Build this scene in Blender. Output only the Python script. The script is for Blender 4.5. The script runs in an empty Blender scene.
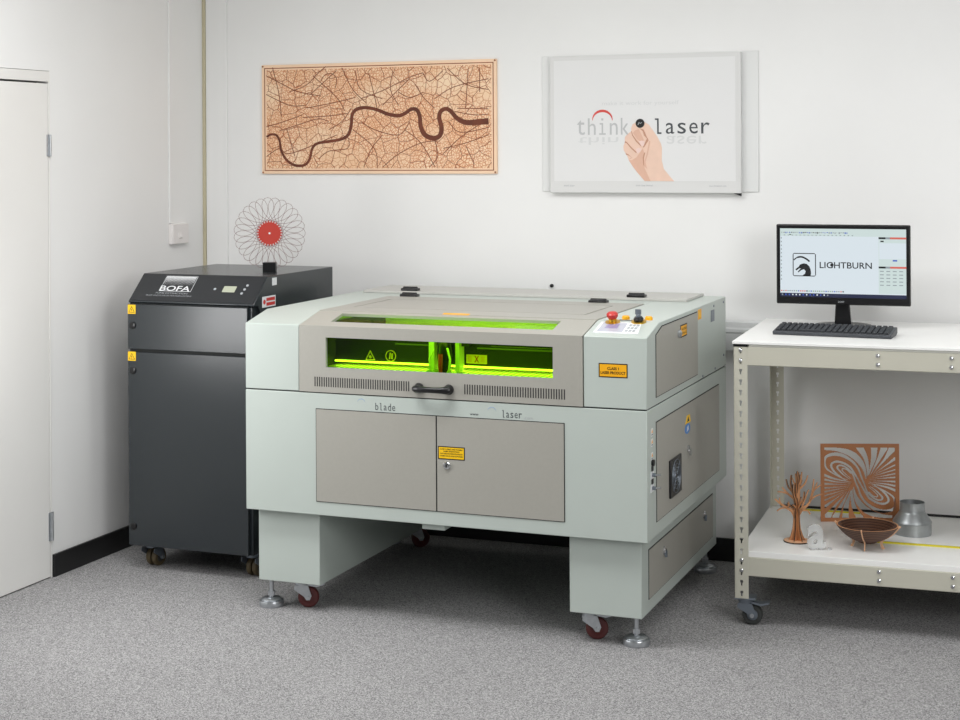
import bpy, bmesh, math, random
from mathutils import Vector, Matrix
random.seed(7)
scene = bpy.context.scene
COL = scene.collection
PI = math.pi

# ------------------------------------------------------------------ materials
MATS = {}
def srgb(r, g, b):
    f = lambda c: (c/12.92 if c <= .04045 else ((c+.055)/1.055)**2.4)
    return (f(r/255), f(g/255), f(b/255), 1)
def pbr(name, col, rough=.5, metal=0., spec=.5, emit=None, estr=0., noise=0., nscale=40., bump=0., bscale=200., coat=0., trans=0., alpha=1.):
    m = bpy.data.materials.new(name); m.use_nodes = True
    nt = m.node_tree; b = nt.nodes['Principled BSDF']
    b.inputs['Base Color'].default_value = col
    b.inputs['Roughness'].default_value = rough
    b.inputs['Metallic'].default_value = metal
    b.inputs['Specular IOR Level'].default_value = spec
    b.inputs['Coat Weight'].default_value = coat
    b.inputs['Transmission Weight'].default_value = trans
    if emit:
        b.inputs['Emission Color'].default_value = emit
        b.inputs['Emission Strength'].default_value = estr
    tc = nt.nodes.new('ShaderNodeTexCoord')
    if noise:
        n = nt.nodes.new('ShaderNodeTexNoise'); n.inputs['Scale'].default_value = nscale; n.inputs['Detail'].default_value = 4
        nt.links.new(tc.outputs['Object'], n.inputs['Vector'])
        r = nt.nodes.new('ShaderNodeValToRGB')
        r.color_ramp.elements[0].position = .3; r.color_ramp.elements[1].position = .7
        r.color_ramp.elements[0].color = tuple(max(0, c*(1-noise)) for c in col[:3])+(1,)
        r.color_ramp.elements[1].color = tuple(min(1, c*(1+noise)) for c in col[:3])+(1,)
        nt.links.new(n.outputs['Fac'], r.inputs['Fac']); nt.links.new(r.outputs['Color'], b.inputs['Base Color'])
    if bump:
        n = nt.nodes.new('ShaderNodeTexNoise'); n.inputs['Scale'].default_value = bscale; n.inputs['Detail'].default_value = 3
        nt.links.new(tc.outputs['Object'], n.inputs['Vector'])
        bp = nt.nodes.new('ShaderNodeBump'); bp.inputs['Strength'].default_value = bump; bp.inputs['Distance'].default_value = .002
        nt.links.new(n.outputs['Fac'], bp.inputs['Height']); nt.links.new(bp.outputs['Normal'], b.inputs['Normal'])
    MATS[name] = m
    return m

pbr('wall_paint', srgb(237, 237, 236), .7, noise=.012, nscale=3, bump=.05, bscale=60)
pbr('low_bounce_grey', srgb(150, 150, 148), .8)  # unseen walls greyed to bounce less light and deepen the shadows
pbr('ceiling_paint', srgb(235, 235, 232), .8)
pbr('door_paint', srgb(232, 231, 228), .45, noise=.008, nscale=5)
pbr('bead', srgb(196, 188, 160), .5)
pbr('black_skirting', srgb(22, 22, 23), .45)
pbr('white_plastic', srgb(232, 228, 226), .35)
pbr('trunk_plastic', srgb(226, 227, 228), .35)
pbr('mint', srgb(188, 197, 191), .36, noise=.01, nscale=6)
pbr('taupe', srgb(166, 164, 156), .40, noise=.015, nscale=90)
pbr('taupe_light', srgb(190, 189, 184), .36)
pbr('dark_gap', srgb(30, 32, 32), .7)
pbr('slot_dark', srgb(58, 56, 54), .7)
pbr('slate', srgb(36, 42, 46), .25, spec=.7, noise=.06, nscale=300, bump=.10, bscale=350)
pbr('slate_panel', srgb(36, 38, 41), .35)
pbr('black_plastic', srgb(20, 20, 22), .32)
pbr('black_matte', srgb(18, 18, 19), .6)
pbr('soft_black', srgb(44, 46, 50), .45)
pbr('key_grey', srgb(66, 69, 74), .5)
pbr('yellow', srgb(250, 200, 10), .45)
pbr('amber', srgb(245, 176, 20), .45)
pbr('red', srgb(196, 48, 44), .35)
pbr('red_dark', srgb(88, 38, 37), .32)
pbr('red_acrylic', srgb(178, 66, 58), .25)
pbr('blue', srgb(60, 130, 205), .4)
pbr('arc_blue', srgb(150, 176, 206), .4)
pbr('brass', srgb(215, 170, 60), .3, metal=.9)
pbr('zinc', srgb(196, 200, 204), .3, metal=.85, noise=.08, nscale=60)
pbr('galv', srgb(172, 176, 178), .38, metal=.75, noise=.15, nscale=25)
pbr('chrome', srgb(215, 217, 220), .15, metal=1)
pbr('grey_zinc', srgb(128, 136, 146), .4, metal=.6)
pbr('rubber', srgb(56, 58, 57), .6)
pbr('brown_wheel', srgb(88, 76, 52), .5)
pbr('shelf_paint', srgb(196, 194, 180), .42, noise=.015, nscale=8)
pbr('melamine', srgb(245, 245, 243), .35, noise=.01, nscale=10)
pbr('board_edge', srgb(212, 212, 204), .5)
pbr('dark_text', srgb(70, 74, 78), .5)
pbr('mid_text', srgb(168, 172, 176), .5)
pbr('pale_text', srgb(190, 191, 192), .5)
pbr('faint_text', srgb(214, 215, 215), .5)
pbr('black_ink', srgb(16, 16, 16), .5)
pbr('white_ink', srgb(222, 224, 226), .5)
pbr('lcd_olive', srgb(176, 180, 160), .3)
pbr('lcd_violet', srgb(186, 188, 200), .25)
pbr('violet', srgb(150, 142, 178), .3)
pbr('panel_white', srgb(232, 234, 236), .3)
pbr('wood_pale', srgb(226, 178, 140), .5, noise=.1, nscale=14)
pbr('wood_mid', srgb(196, 140, 96), .5, noise=.08, nscale=22)
pbr('wood_orange', srgb(178, 116, 72), .5, noise=.07, nscale=14)
pbr('char', srgb(54, 34, 24), .6)
pbr('bowl_ring', srgb(104, 72, 54), .5)
pbr('bowl_brown', srgb(70, 46, 36), .55)
pbr('yellow_rule', srgb(216, 204, 40), .4)
pbr('poster_paper', srgb(228, 228, 228), .5, spec=.25)
pbr('poster_strip', srgb(220, 220, 219), .5, spec=.25)
pbr('frame_clear', srgb(218, 218, 217), .4)
pbr('back_sheet', srgb(226, 227, 226), .45)
pbr('poster_red', srgb(214, 74, 66), .4)
pbr('skin_a', srgb(236, 203, 184), .4, noise=.03, nscale=30)
pbr('skin_b', srgb(224, 182, 160), .4, noise=.03, nscale=30)
pbr('skin_c', srgb(200, 150, 126), .4)
pbr('skin_nail', srgb(240, 212, 204), .35)
pbr('clear_acrylic', srgb(246, 248, 248), .2, trans=.7, spec=.5)
pbr('bed_metal', srgb(205, 208, 205), .4, metal=.3)
pbr('bed_slot', srgb(120, 122, 118), .5)
pbr('rail_grey', srgb(120, 122, 116), .4)
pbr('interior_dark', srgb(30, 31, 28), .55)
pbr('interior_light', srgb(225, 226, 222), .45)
pbr('led_white', (1, 1, 1, 1), .5, emit=(1, 1, .9, 1), estr=4)
pbr('wire_rose', srgb(120, 84, 84), .4)
pbr('red_glass', srgb(190, 50, 20), .25)
def emis(name, col, s):
    pbr(name, (0.02, .02, .02, 1), .25, emit=col, estr=s)
emis('screen_white', srgb(222, 233, 240), .86)
emis('screen_panel', srgb(212, 228, 226), .84)
emis('screen_dark', srgb(24, 26, 30), .8)
emis('screen_navy', srgb(30, 38, 72), .8)
emis('screen_red', srgb(226, 110, 96), .8)
emis('screen_grey', srgb(150, 160, 166), .8)
emis('screen_blue', srgb(70, 100, 200), .8)
emis('screen_green', srgb(150, 190, 150), .8)

# grey speckled carpet
def carpet():
    m = pbr('carpet', srgb(150, 147, 149), .95, spec=.1)
    nt = m.node_tree; b = nt.nodes['Principled BSDF']; tc = nt.nodes.new('ShaderNodeTexCoord')
    n1 = nt.nodes.new('ShaderNodeTexNoise'); n1.inputs['Scale'].default_value = 240; n1.inputs['Detail'].default_value = 2; n1.inputs['Roughness'].default_value = .6
    v1 = nt.nodes.new('ShaderNodeTexVoronoi'); v1.inputs['Scale'].default_value = 330                      # tufts, each its own shade
    n2 = nt.nodes.new('ShaderNodeTexNoise'); n2.inputs['Scale'].default_value = 2.5; n2.inputs['Detail'].default_value = 3
    for n in (n1, n2, v1): nt.links.new(tc.outputs['Object'], n.inputs['Vector'])
    sx = nt.nodes.new('ShaderNodeSeparateColor'); nt.links.new(v1.outputs['Color'], sx.inputs[0])
    av = nt.nodes.new('ShaderNodeMath'); av.operation = 'MULTIPLY_ADD'; av.inputs[1].default_value = .45
    hf = nt.nodes.new('ShaderNodeMath'); hf.operation = 'MULTIPLY'; hf.inputs[1].default_value = .55
    nt.links.new(n1.outputs['Fac'], hf.inputs[0]); nt.links.new(sx.outputs[0], av.inputs[0]); nt.links.new(hf.outputs[0], av.inputs[2])
    r = nt.nodes.new('ShaderNodeValToRGB'); e = r.color_ramp.elements
    e[0].position = .25; e[0].color = srgb(102, 101, 103); e[1].position = .75; e[1].color = srgb(189, 188, 188)
    nt.links.new(av.outputs[0], r.inputs['Fac'])
    mx = nt.nodes.new('ShaderNodeMixRGB'); mx.blend_type = 'MULTIPLY'; mx.inputs[0].default_value = .12
    nt.links.new(r.outputs['Color'], mx.inputs[1]); nt.links.new(n2.outputs['Fac'], mx.inputs[2])
    nt.links.new(mx.outputs[0], b.inputs['Base Color'])
    bp = nt.nodes.new('ShaderNodeBump'); bp.inputs['Strength'].default_value = .25; bp.inputs['Distance'].default_value = .003
    nt.links.new(n1.outputs['Fac'], bp.inputs['Height']); nt.links.new(bp.outputs['Normal'], b.inputs['Normal'])
carpet()

# green laser-safety acrylic: tinted see-through sheet with a faint gloss
def green_glass():
    m = bpy.data.materials.new('green_acrylic'); m.use_nodes = True; nt = m.node_tree
    for n in list(nt.nodes): nt.nodes.remove(n)
    o = nt.nodes.new('ShaderNodeOutputMaterial'); t = nt.nodes.new('ShaderNodeBsdfTransparent'); g = nt.nodes.new('ShaderNodeBsdfGlossy')
    t.inputs['Color'].default_value = (.62, .94, .12, 1); g.inputs['Roughness'].default_value = .06
    mx = nt.nodes.new('ShaderNodeMixShader'); f = nt.nodes.new('ShaderNodeLayerWeight'); f.inputs['Blend'].default_value = .05
    nt.links.new(f.outputs['Facing'], mx.inputs[0]); nt.links.new(t.outputs[0], mx.inputs[1]); nt.links.new(g.outputs[0], mx.inputs[2])
    nt.links.new(mx.outputs[0], o.inputs['Surface']); MATS['green_acrylic'] = m
green_glass()

# engraved plywood with street lines burnt in: cell borders at three scales, browner in the centre-left districts
def map_wood():
    m = pbr('map_wood', srgb(238, 205, 170), .55)
    nt = m.node_tree; b = nt.nodes['Principled BSDF']; L = nt.links.new
    tc = nt.nodes.new('ShaderNodeTexCoord')
    wob = nt.nodes.new('ShaderNodeTexNoise'); wob.inputs['Scale'].default_value = 9; wob.inputs['Detail'].default_value = 3
    L(tc.outputs['Object'], wob.inputs['Vector'])
    sp = nt.nodes.new('ShaderNodeSeparateXYZ'); cm = nt.nodes.new('ShaderNodeCombineXYZ'); L(tc.outputs['Object'], sp.inputs[0]); L(sp.outputs[0], cm.inputs[0]); L(sp.outputs[2], cm.inputs[1])
    add = nt.nodes.new('ShaderNodeVectorMath'); add.operation = 'MULTIPLY_ADD'
    L(wob.outputs['Color'], add.inputs[0]); add.inputs[1].default_value = (.05, .05, .0); L(cm.outputs[0], add.inputs[2])
    col = None
    dist = nt.nodes.new('ShaderNodeTexNoise'); dist.inputs['Scale'].default_value = 4.5; dist.inputs['Detail'].default_value = 2
    L(tc.outputs['Object'], dist.inputs['Vector'])
    dr = nt.nodes.new('ShaderNodeValToRGB'); dr.color_ramp.elements[0].position = .35; dr.color_ramp.elements[1].position = .5
    L(dist.outputs['Fac'], dr.inputs['Fac'])
    lay = [(17, .022, srgb(146, 72, 36), .9, 0), (40, .045, srgb(184, 102, 54), .7, 0), (92, .11, srgb(206, 122, 70), .8, 1)]
    base = nt.nodes.new('ShaderNodeTexNoise'); base.inputs['Scale'].default_value = 7
    L(tc.outputs['Object'], base.inputs['Vector'])
    br = nt.nodes.new('ShaderNodeValToRGB'); br.color_ramp.elements[0].position = .3; br.color_ramp.elements[1].position = .75
    br.color_ramp.elements[0].color = srgb(238, 196, 156); br.color_ramp.elements[1].color = srgb(246, 220, 188)
    L(base.outputs['Fac'], br.inputs['Fac']); cur = br.outputs['Color']
    for sc, w, c, k, masked in reversed(lay):
        v = nt.nodes.new('ShaderNodeTexVoronoi'); v.voronoi_dimensions = '2D'; v.feature = 'DISTANCE_TO_EDGE'; v.inputs['Scale'].default_value = sc
        L(add.outputs[0], v.inputs['Vector'])
        lt = nt.nodes.new('ShaderNodeMath'); lt.operation = 'LESS_THAN'; lt.inputs[1].default_value = w
        L(v.outputs['Distance'], lt.inputs[0])
        mu = nt.nodes.new('ShaderNodeMath'); mu.operation = 'MULTIPLY'; mu.inputs[1].default_value = k
        L(lt.outputs[0], mu.inputs[0]); fac = mu.outputs[0]
        if masked:
            m2 = nt.nodes.new('ShaderNodeMath'); m2.operation = 'MULTIPLY'; L(fac, m2.inputs[0]); L(dr.outputs['Color'], m2.inputs[1]); fac = m2.outputs[0]
        mx = nt.nodes.new('ShaderNodeMixRGB'); L(fac, mx.inputs[0]); L(cur, mx.inputs[1]); mx.inputs[2].default_value = c
        cur = mx.outputs[0]
    L(cur, b.inputs['Base Color'])
map_wood()
pbr('map_border', srgb(246, 212, 180), .5, noise=.03, nscale=12)
pbr('burn_dark', srgb(104, 48, 24), .6, noise=.25, nscale=18)
pbr('burn_mid', srgb(140, 76, 40), .6, noise=.25, nscale=18)
pbr('burn_line', srgb(126, 62, 32), .6)

# ------------------------------------------------------------------ mesh builder
class MB:
    def __init__(s): s.bm = bmesh.new(); s.mats = []
    def mi(s, m):
        if m not in s.mats: s.mats.append(m)
        return s.mats.index(m)
    def _f(s, vs, i):
        try: f = s.bm.faces.new(vs); f.material_index = i; return f
        except ValueError: return None
    def hexa(s, p, m):                                   # 8 corners: bottom ring, top ring
        i = s.mi(m); v = [s.bm.verts.new(q) for q in p]
        for a in ((3, 2, 1, 0), (4, 5, 6, 7), (0, 1, 5, 4), (1, 2, 6, 5), (2, 3, 7, 6), (3, 0, 4, 7)): s._f([v[k] for k in a], i)
        return s
    def box(s, x0, x1, y0, y1, z0, z1, m):
        return s.hexa([(x0, y0, z0), (x1, y0, z0), (x1, y1, z0), (x0, y1, z0), (x0, y0, z1), (x1, y0, z1), (x1, y1, z1), (x0, y1, z1)], m)
    def prism(s, poly, axis, a, b, m, m_side=None):      # 2-D outline swept along an axis
        i = s.mi(m); j = s.mi(m_side) if m_side else i
        def P(u, v, w): return {'x': (w, u, v), 'y': (u, w, v), 'z': (u, v, w)}[axis]
        lo = [s.bm.verts.new(P(u, v, a)) for u, v in poly]; hi = [s.bm.verts.new(P(u, v, b)) for u, v in poly]
        s._f(lo[::-1], i); s._f(hi, i)
        n = len(poly)
        for k in range(n): s._f([lo[k], lo[(k+1) % n], hi[(k+1) % n], hi[k]], j)
        return s
    def slab(s, o, u, v, n, poly, th, m, m_side=None):   # outline in the (u, v) frame at o, thickness along n
        i = s.mi(m); j = s.mi(m_side) if m_side else i
        o, u, v, n = map(Vector, (o, u, v, n))
        lo = [s.bm.verts.new(o+u*a+v*b) for a, b in poly]; hi = [s.bm.verts.new(o+u*a+v*b+n*th) for a, b in poly]
        s._f(lo[::-1], i); s._f(hi, i); k_ = len(poly)
        for k in range(k_): s._f([lo[k], lo[(k+1) % k_], hi[(k+1) % k_], hi[k]], j)
        return s
    def cyl(s, p0, p1, r0, m, r1=None, seg=20):
        r1 = r0 if r1 is None else r1; i = s.mi(m)
        p0, p1 = Vector(p0), Vector(p1); d = (p1-p0).normalized()
        a = d.orthogonal().normalized(); b = d.cross(a)
        A = [s.bm.verts.new(p0+(a*math.cos(2*PI*k/seg)+b*math.sin(2*PI*k/seg))*r0) for k in range(seg)]
        B = [s.bm.verts.new(p1+(a*math.cos(2*PI*k/seg)+b*math.sin(2*PI*k/seg))*r1) for k in range(seg)]
        s._f(A[::-1], i); s._f(B, i)
        for k in range(seg): s._f([A[k], A[(k+1) % seg], B[(k+1) % seg], B[k]], i)
        return s
    def lathe(s, prof, c, m, axis=(0, 0, 1), seg=32, closed=False):
        i = s.mi(m); c = Vector(c); d = Vector(axis).normalized(); a = d.orthogonal().normalized(); b = d.cross(a)
        rings = []
        for r, h in prof:
            rings.append([s.bm.verts.new(c+d*h+(a*math.cos(2*PI*k/seg)+b*math.sin(2*PI*k/seg))*max(r, 1e-5)) for k in range(seg)])
        R = list(zip(rings, rings[1:]))
        if closed: R.append((rings[-1], rings[0]))
        for A, B in R:
            for k in range(seg): s._f([A[k], A[(k+1) % seg], B[(k+1) % seg], B[k]], i)
        return s
    def tube(s, pts, r, m, seg=8, closed=False, radii=None):
        i = s.mi(m); P = [Vector(p) for p in pts]; n = len(P); rings = []
        t0 = (P[1]-P[0]).normalized(); a = t0.orthogonal().normalized()
        for k in range(n):
            t = (P[(k+1) % n]-P[k-1]) if closed else (P[min(k+1, n-1)]-P[max(k-1, 0)])
            t.normalize(); a = (a-t*a.dot(t)).normalized(); b = t.cross(a)
            rr = radii[k] if radii else r
            rings.append([s.bm.verts.new(P[k]+(a*math.cos(2*PI*j/seg)+b*math.sin(2*PI*j/seg))*rr) for j in range(seg)])
        for k in range(n if closed else n-1):
            A, B = rings[k], rings[(k+1) % n]
            for j in range(seg): s._f([A[j], A[(j+1) % seg], B[(j+1) % seg], B[j]], i)
        if not closed: s._f(rings[0][::-1], i); s._f(rings[-1], i)
        return s
    def ribbon(s, o, u, v, n, pts, w, th, m, m_side=None):   # flat band of varying width along a 2-D path
        if not isinstance(w, (list, tuple)): w = [w]*len(pts)
        i = s.mi(m); j = s.mi(m_side) if m_side else i
        o, u, v, n = map(Vector, (o, u, v, n)); L = []; R = []
        for k in range(len(pts)):
            a = Vector(pts[max(k-1, 0)]); b = Vector(pts[min(k+1, len(pts)-1)]); d = (b-a); d = d.normalized() if d.length > 1e-9 else Vector((1, 0))
            q = Vector((-d.y, d.x))*w[k]*.5; c = Vector(pts[k]); L.append(c+q); R.append(c-q)
        W = lambda p, h: s.bm.verts.new(o+u*p.x+v*p.y+n*h)
        Lb = [W(p, 0) for p in L]; Rb = [W(p, 0) for p in R]; Lt = [W(p, th) for p in L]; Rt = [W(p, th) for p in R]
        for k in range(len(pts)-1):
            s._f([Lt[k], Rt[k], Rt[k+1], Lt[k+1]], i); s._f([Lb[k+1], Rb[k+1], Rb[k], Lb[k]], i)
            s._f([Lb[k], Lt[k], Lt[k+1], Lb[k+1]], j); s._f([Rb[k+1], Rt[k+1], Rt[k], Rb[k]], j)
        s._f([Lb[0], Rb[0], Rt[0], Lt[0]], j); s._f([Lt[-1], Rt[-1], Rb[-1], Lb[-1]], j)
        return s
    def text(s, body, o, u, v, n, w, h, m, th=.0004, flip=False, bold=0.):
        # lettering fitted to a w x h box whose lower-left corner is o
        cu = bpy.data.curves.new('t', 'FONT'); cu.body = body; cu.resolution_u = 3; cu.offset = bold
        ob = bpy.data.objects.new('t', cu); COL.objects.link(ob)
        dg = bpy.context.evaluated_depsgraph_get(); dg.update()
        me = bpy.data.meshes.new_from_object(ob.evaluated_get(dg))
        bpy.data.objects.remove(ob); bpy.data.curves.remove(cu)
        if not me.vertices: return s
        xs = [q.co.x for q in me.vertices]; ys = [q.co.y for q in me.vertices]
        x0, x1, y0, y1 = min(xs), max(xs), min(ys), max(ys)
        o, u, v, n = map(Vector, (o, u, v, n)); i = s.mi(m)
        def T(c):
            a = (c.x-x0)/(x1-x0)*w if x1 > x0 else 0; b = (c.y-y0)/(y1-y0)*h if y1 > y0 else 0
            if flip: b = h-b
            return o+u*a+v*b
        top = [s.bm.verts.new(T(q.co)+n*th) for q in me.vertices]
        for p in me.polygons: s._f([top[k] for k in (reversed(p.vertices) if flip else p.vertices)], i)
        bpy.data.meshes.remove(me)
        return s
    def build(s, name, parent=None, bevel=0., smooth=True, origin=None, rel=True):
        # vertices are written in the parent's frame; a free object takes its own base point as origin
        bmesh.ops.recalc_face_normals(s.bm, faces=s.bm.faces)
        if parent is not None and rel:
            root = parent.parent if parent.parent else parent
            t = Vector(root.get('_o', (0, 0, 0)))
            bmesh.ops.translate(s.bm, verts=s.bm.verts, vec=-t)
        if origin is not None: bmesh.ops.translate(s.bm, verts=s.bm.verts, vec=-Vector(origin))
        me = bpy.data.meshes.new(name); s.bm.to_mesh(me); s.bm.free()
        for m in s.mats: me.materials.append(MATS[m])
        if smooth:
            me.polygons.foreach_set('use_smooth', [True]*len(me.polygons))
            try: me.set_sharp_from_angle(angle=math.radians(32))
            except Exception: pass
        ob = bpy.data.objects.new(name, me); COL.objects.link(ob)
        if parent is not None: ob.parent = parent
        if origin is not None: ob.location = origin
        if bevel:
            md = ob.modifiers.new('edge', 'BEVEL'); md.width = bevel; md.segments = 2; md.limit_method = 'ANGLE'; md.angle_limit = math.radians(40)
        return ob

def thing(name, label, cat, loc=(0, 0, 0), rz=0., group=None, local=False):
    o = bpy.data.objects.new(name, None); COL.objects.link(o); o.location = loc; o.rotation_euler = (0, 0, rz)
    o.empty_display_size = .1
    o['label'] = label; o['category'] = cat
    if group: o['group'] = group
    if not local: o['_o'] = tuple(loc)                  # parts may be written in room coordinates
    return o
def tag(o, label, cat, group=None):
    o['label'] = label; o['category'] = cat
    if group: o['group'] = group
    return o
def struct(o): o['kind'] = 'structure'; return o
def copies(root, loc, rz=0.):
    r = root.copy(); COL.objects.link(r); r.location = loc; r.rotation_euler = (0, 0, rz)
    for ch in list(root.children):
        c = ch.copy(); COL.objects.link(c); c.parent = r
    return r
X_, Y_, Z_ = (1, 0, 0), (0, 1, 0), (0, 0, 1)
NF = (0, -1, 0)                                          # facing the camera side of the room
NR = (1, 0, 0)                                           # facing right

# ------------------------------------------------------------------ the room
LW, BW, RW, FW, CH = -3.605, 5.954, 3.1, -1.3, 2.62
struct(MB().box(LW-.1, RW+.1, FW-.1, BW+.1, -.1, 0, 'carpet').build('floor'))
struct(MB().box(LW-.1, RW+.1, BW, BW+.1, 0, CH, 'wall_paint').build('wall_back'))
struct(MB().box(RW, RW+.1, FW-.1, BW, 0, CH, 'low_bounce_grey').build('wall_right'))
struct(MB().box(LW-.1, RW+.1, FW-.1, FW, 0, CH, 'low_bounce_grey').build('wall_front'))
struct(MB().box(LW-.1, RW+.1, FW-.1, BW+.1, CH, CH+.1, 'ceiling_paint').build('ceiling'))
# left wall with a door opening
DY0, DY1, DZ = 3.95, 4.862, 1.817
m = MB()
m.box(LW-.1, LW, FW, DY0-.04, 0, CH, 'wall_paint'); m.box(LW-.1, LW, DY1+.008, BW, 0, CH, 'wall_paint')
m.box(LW-.1, LW, DY0-.04, DY1+.008, DZ+.043, CH, 'wall_paint')
struct(m.build('wall_left'))
m = MB()
m.box(LW-.1, LW+.003, DY0-.04, DY1+.008, DZ+.003, DZ+.041, 'door_paint')      # head
m.box(LW-.1, LW+.003, DY1+.001, DY1+.009, 0, DZ+.003, 'door_paint'); m.box(LW-.1, LW+.003, DY0-.04, DY0-.002, 0, DZ+.003, 'door_paint')
m.box(LW-.1, LW-.05, DY0-.04, DY1+.008, DZ-.02, DZ+.004, 'dark_gap')
struct(m.build('trim_1', bevel=.001))
d = struct(MB().box(LW-.045, LW+.002, DY0, DY1-.002, .004, DZ-.004, 'door_paint').build('door_1', bevel=.0015))
for z0, z1 in ((.137, .24), (1.546, 1.626)):
    h = MB(); yc = DY1+.004
    h.cyl((LW+.006, yc, z0), (LW+.006, yc, z1), .0045, 'zinc', seg=12)
    for a, b in ((0, .22), (.26, .74), (.78, 1)):
        h.cyl((LW+.006, yc, z0+(z1-z0)*a), (LW+.006, yc, z0+(z1-z0)*b), .0062, 'zinc', seg=12)
    h.box(LW, LW+.003, yc-.006, yc+.014, z0, z1, 'zinc'); h.box(LW+.002, LW+.004, yc-.016, yc-.004, z0, z1, 'zinc')
    hh = h.build('hinge', d)
struct(MB().box(LW, LW+.012, DY1+.012, BW, 0, .083, 'black_skirting').build('baseboard_left', bevel=.002))
struct(MB().box(LW+.012, RW, BW-.012, BW, 0, .087, 'black_skirting').build('baseboard_back', bevel=.002))
struct(MB().box(LW, LW+.013, BW-.016, BW, .087, CH, 'bead').build('trim_2', bevel=.002))
struct(MB().box(LW+.013, -3.488, BW-.009, BW, .087, CH, 'wall_paint').build('trim_3', bevel=.003))
struct(MB().box(LW, LW+.008, 5.668, 5.69, 1.265, CH, 'wall_paint').build('trim_4', bevel=.002))   # narrow cable trunking
m = MB(); m.prism([(BW, .80), (BW-.04, .80), (BW-.045, .81), (BW-.045, .868), (BW-.05, .872), (BW-.05, .884), (BW-.042, .89), (BW-.042, .91), (BW, .912)], 'x', -1.75, 1.6, 'trunk_plastic')
struct(m.build('trim_5', bevel=.0015))                                                                # dado trunking
sw = thing('light_switch', 'small white square switch box at the foot of the cable trunking', 'switch', (LW, 5.725, 1.22))
MB().box(LW, LW+.016, 5.668, 5.79, 1.178, 1.262, 'white_plastic').build('back_box', sw, bevel=.003)
MB().box(LW+.016, LW+.022, 5.668, 5.79, 1.178, 1.262, 'white_plastic').build('face_plate', sw, bevel=.003)
MB().prism([(LW+.022, 1.2), (LW+.028, 1.205), (LW+.0225, 1.235), (LW+.022, 1.235)], 'y', 0, 0.02, 'white_plastic').build('rocker', sw, bevel=.001).location = (0, 5.712, 0)
# rocker is swept along Y in room coordinates
tag(MB().cyl((-2.028, BW, 1.025), (-2.028, BW-.008, 1.025), .007, 'black_matte', seg=12).lathe([(.007, 0), (.005, .003), (0, .004)], (-2.028, BW-.008, 1.025), 'black_matte', axis=NF, seg=12).build('wall_screw', origin=(-2.028, BW, 1.025)),
    'tiny black screw head alone on the back wall above the laser machine', 'screw')

# ------------------------------------------------------------------ shared hardware
def caster(name, parent, x, y, h, r, tyre, hub, fork, rot, wid=.022, twin=False, brake=True):
    # swivel caster written around its contact point, turned by rot; part with wheel, pedal as sub-parts
    R = Matrix.Rotation(rot, 3, 'Z'); off = .022
    W = lambda p: tuple(R @ Vector(p)+Vector((x, y, 0)))
    f = MB()
    f.hexa([W(p) for p in ((-.034, -.028, h-.006), (.034, -.028, h-.006), (.034, .028, h-.006), (-.034, .028, h-.006), (-.034, -.028, h), (.034, -.028, h), (.034, .028, h), (-.034, .028, h))], fork)
    f.cyl(W((0, 0, h-.02)), W((0, 0, h-.006)), .024, fork, r1=.027)
    hw = wid/2+.006 if not twin else wid+.009
    for sgn in (-1, 1):
        f.slab(W((0, sgn*hw, 0)), R @ Vector((1, 0, 0)), Z_, R @ Vector((0, sgn*.003, 0))/.003, [(-.024, h-.02), (.022, h-.02), (off+.012, r+.006), (off+.006, r-.008), (off-.006, r-.008), (off-.014, r+.004), (-.026, h-.034)], .003, fork)
        f.cyl(W((off, sgn*hw, r)), W((off, sgn*(hw+.008), r)), .007, 'zinc', seg=10)
    fo = f.build('caster', parent)
    for c in ((0,) if not twin else (-.5, .5)):
        yc = c*(wid+.006)
        w = MB(); w.lathe([(r*.55, -wid/2), (r*.9, -wid/2), (r, -wid*.3), (r, wid*.3), (r*.9, wid/2), (r*.55, wid/2)], W((off, yc, r)), tyre, axis=R @ Vector((0, 1, 0)), seg=28)
        w.lathe([(0, -wid/2+.001), (r*.2, -wid/2-.001), (r*.56, -wid/2+.002), (r*.56, wid/2-.002), (r*.2, wid/2+.001), (0, wid/2-.001)], W((off, yc, r)), hub, axis=R @ Vector((0, 1, 0)), seg=24)
        w.build('wheel', fo)
    if brake:
        b = MB()
        b.slab(W((0, -.018, 0)), R @ Vector((1, 0, 0)), Z_, R @ Vector((0, 1, 0)), [(.02, h-.02), (.05, h-.026), (.078, h-.018), (.078, h-.014), (.05, h-.02), (.02, h-.013)], .036, fork)
        b.build('brake_pedal', fo)
    return fo
def level_foot(parent, x, y, h):
    f = MB()
    f.lathe([(0, .0), (.040, 0), (.0425, .004), (.0425, .017), (.041, .020), (.035, .021), (.036, .024), (.031, .028), (.012, .031), (0, .031)], (x, y, 0), 'zinc', seg=32)
    fo = f.build('levelling_foot', parent)
    b = MB(); b.cyl((x, y, .030), (x, y, h), .0075, 'zinc', seg=14); b.cyl((x, y, .036), (x, y, .050), .013, 'zinc', seg=6); b.cyl((x, y, h-.01), (x, y, h), .013, 'zinc', seg=6)
    b.build('threaded_stem', fo)
    return fo

# ------------------------------------------------------------------ laser cutter
LX0, LX1, LY0, LY1 = -2.714, -1.309, 4.74, 5.84
ZB, ZS, ZE, ZT = .347, .755, .978, 1.012                # underside, split line, front edge of the slope, top
YS = 4.89                                               # slope meets the flat top here
lc = thing('laser_cutter', 'large mint green and grey laser cutting machine with green windows', 'machine', (-2.01, 5.29, 0))
LID0, LID1, LIDB = -2.508, -1.515, 5.45
zs = lambda y: ZE+(ZT-ZE)*(y-LY0)/(YS-LY0)
prof = [(LY0, ZS+.002), (LY1, ZS+.002), (LY1, ZT), (YS, ZT), (LY0, ZE)]
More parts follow.
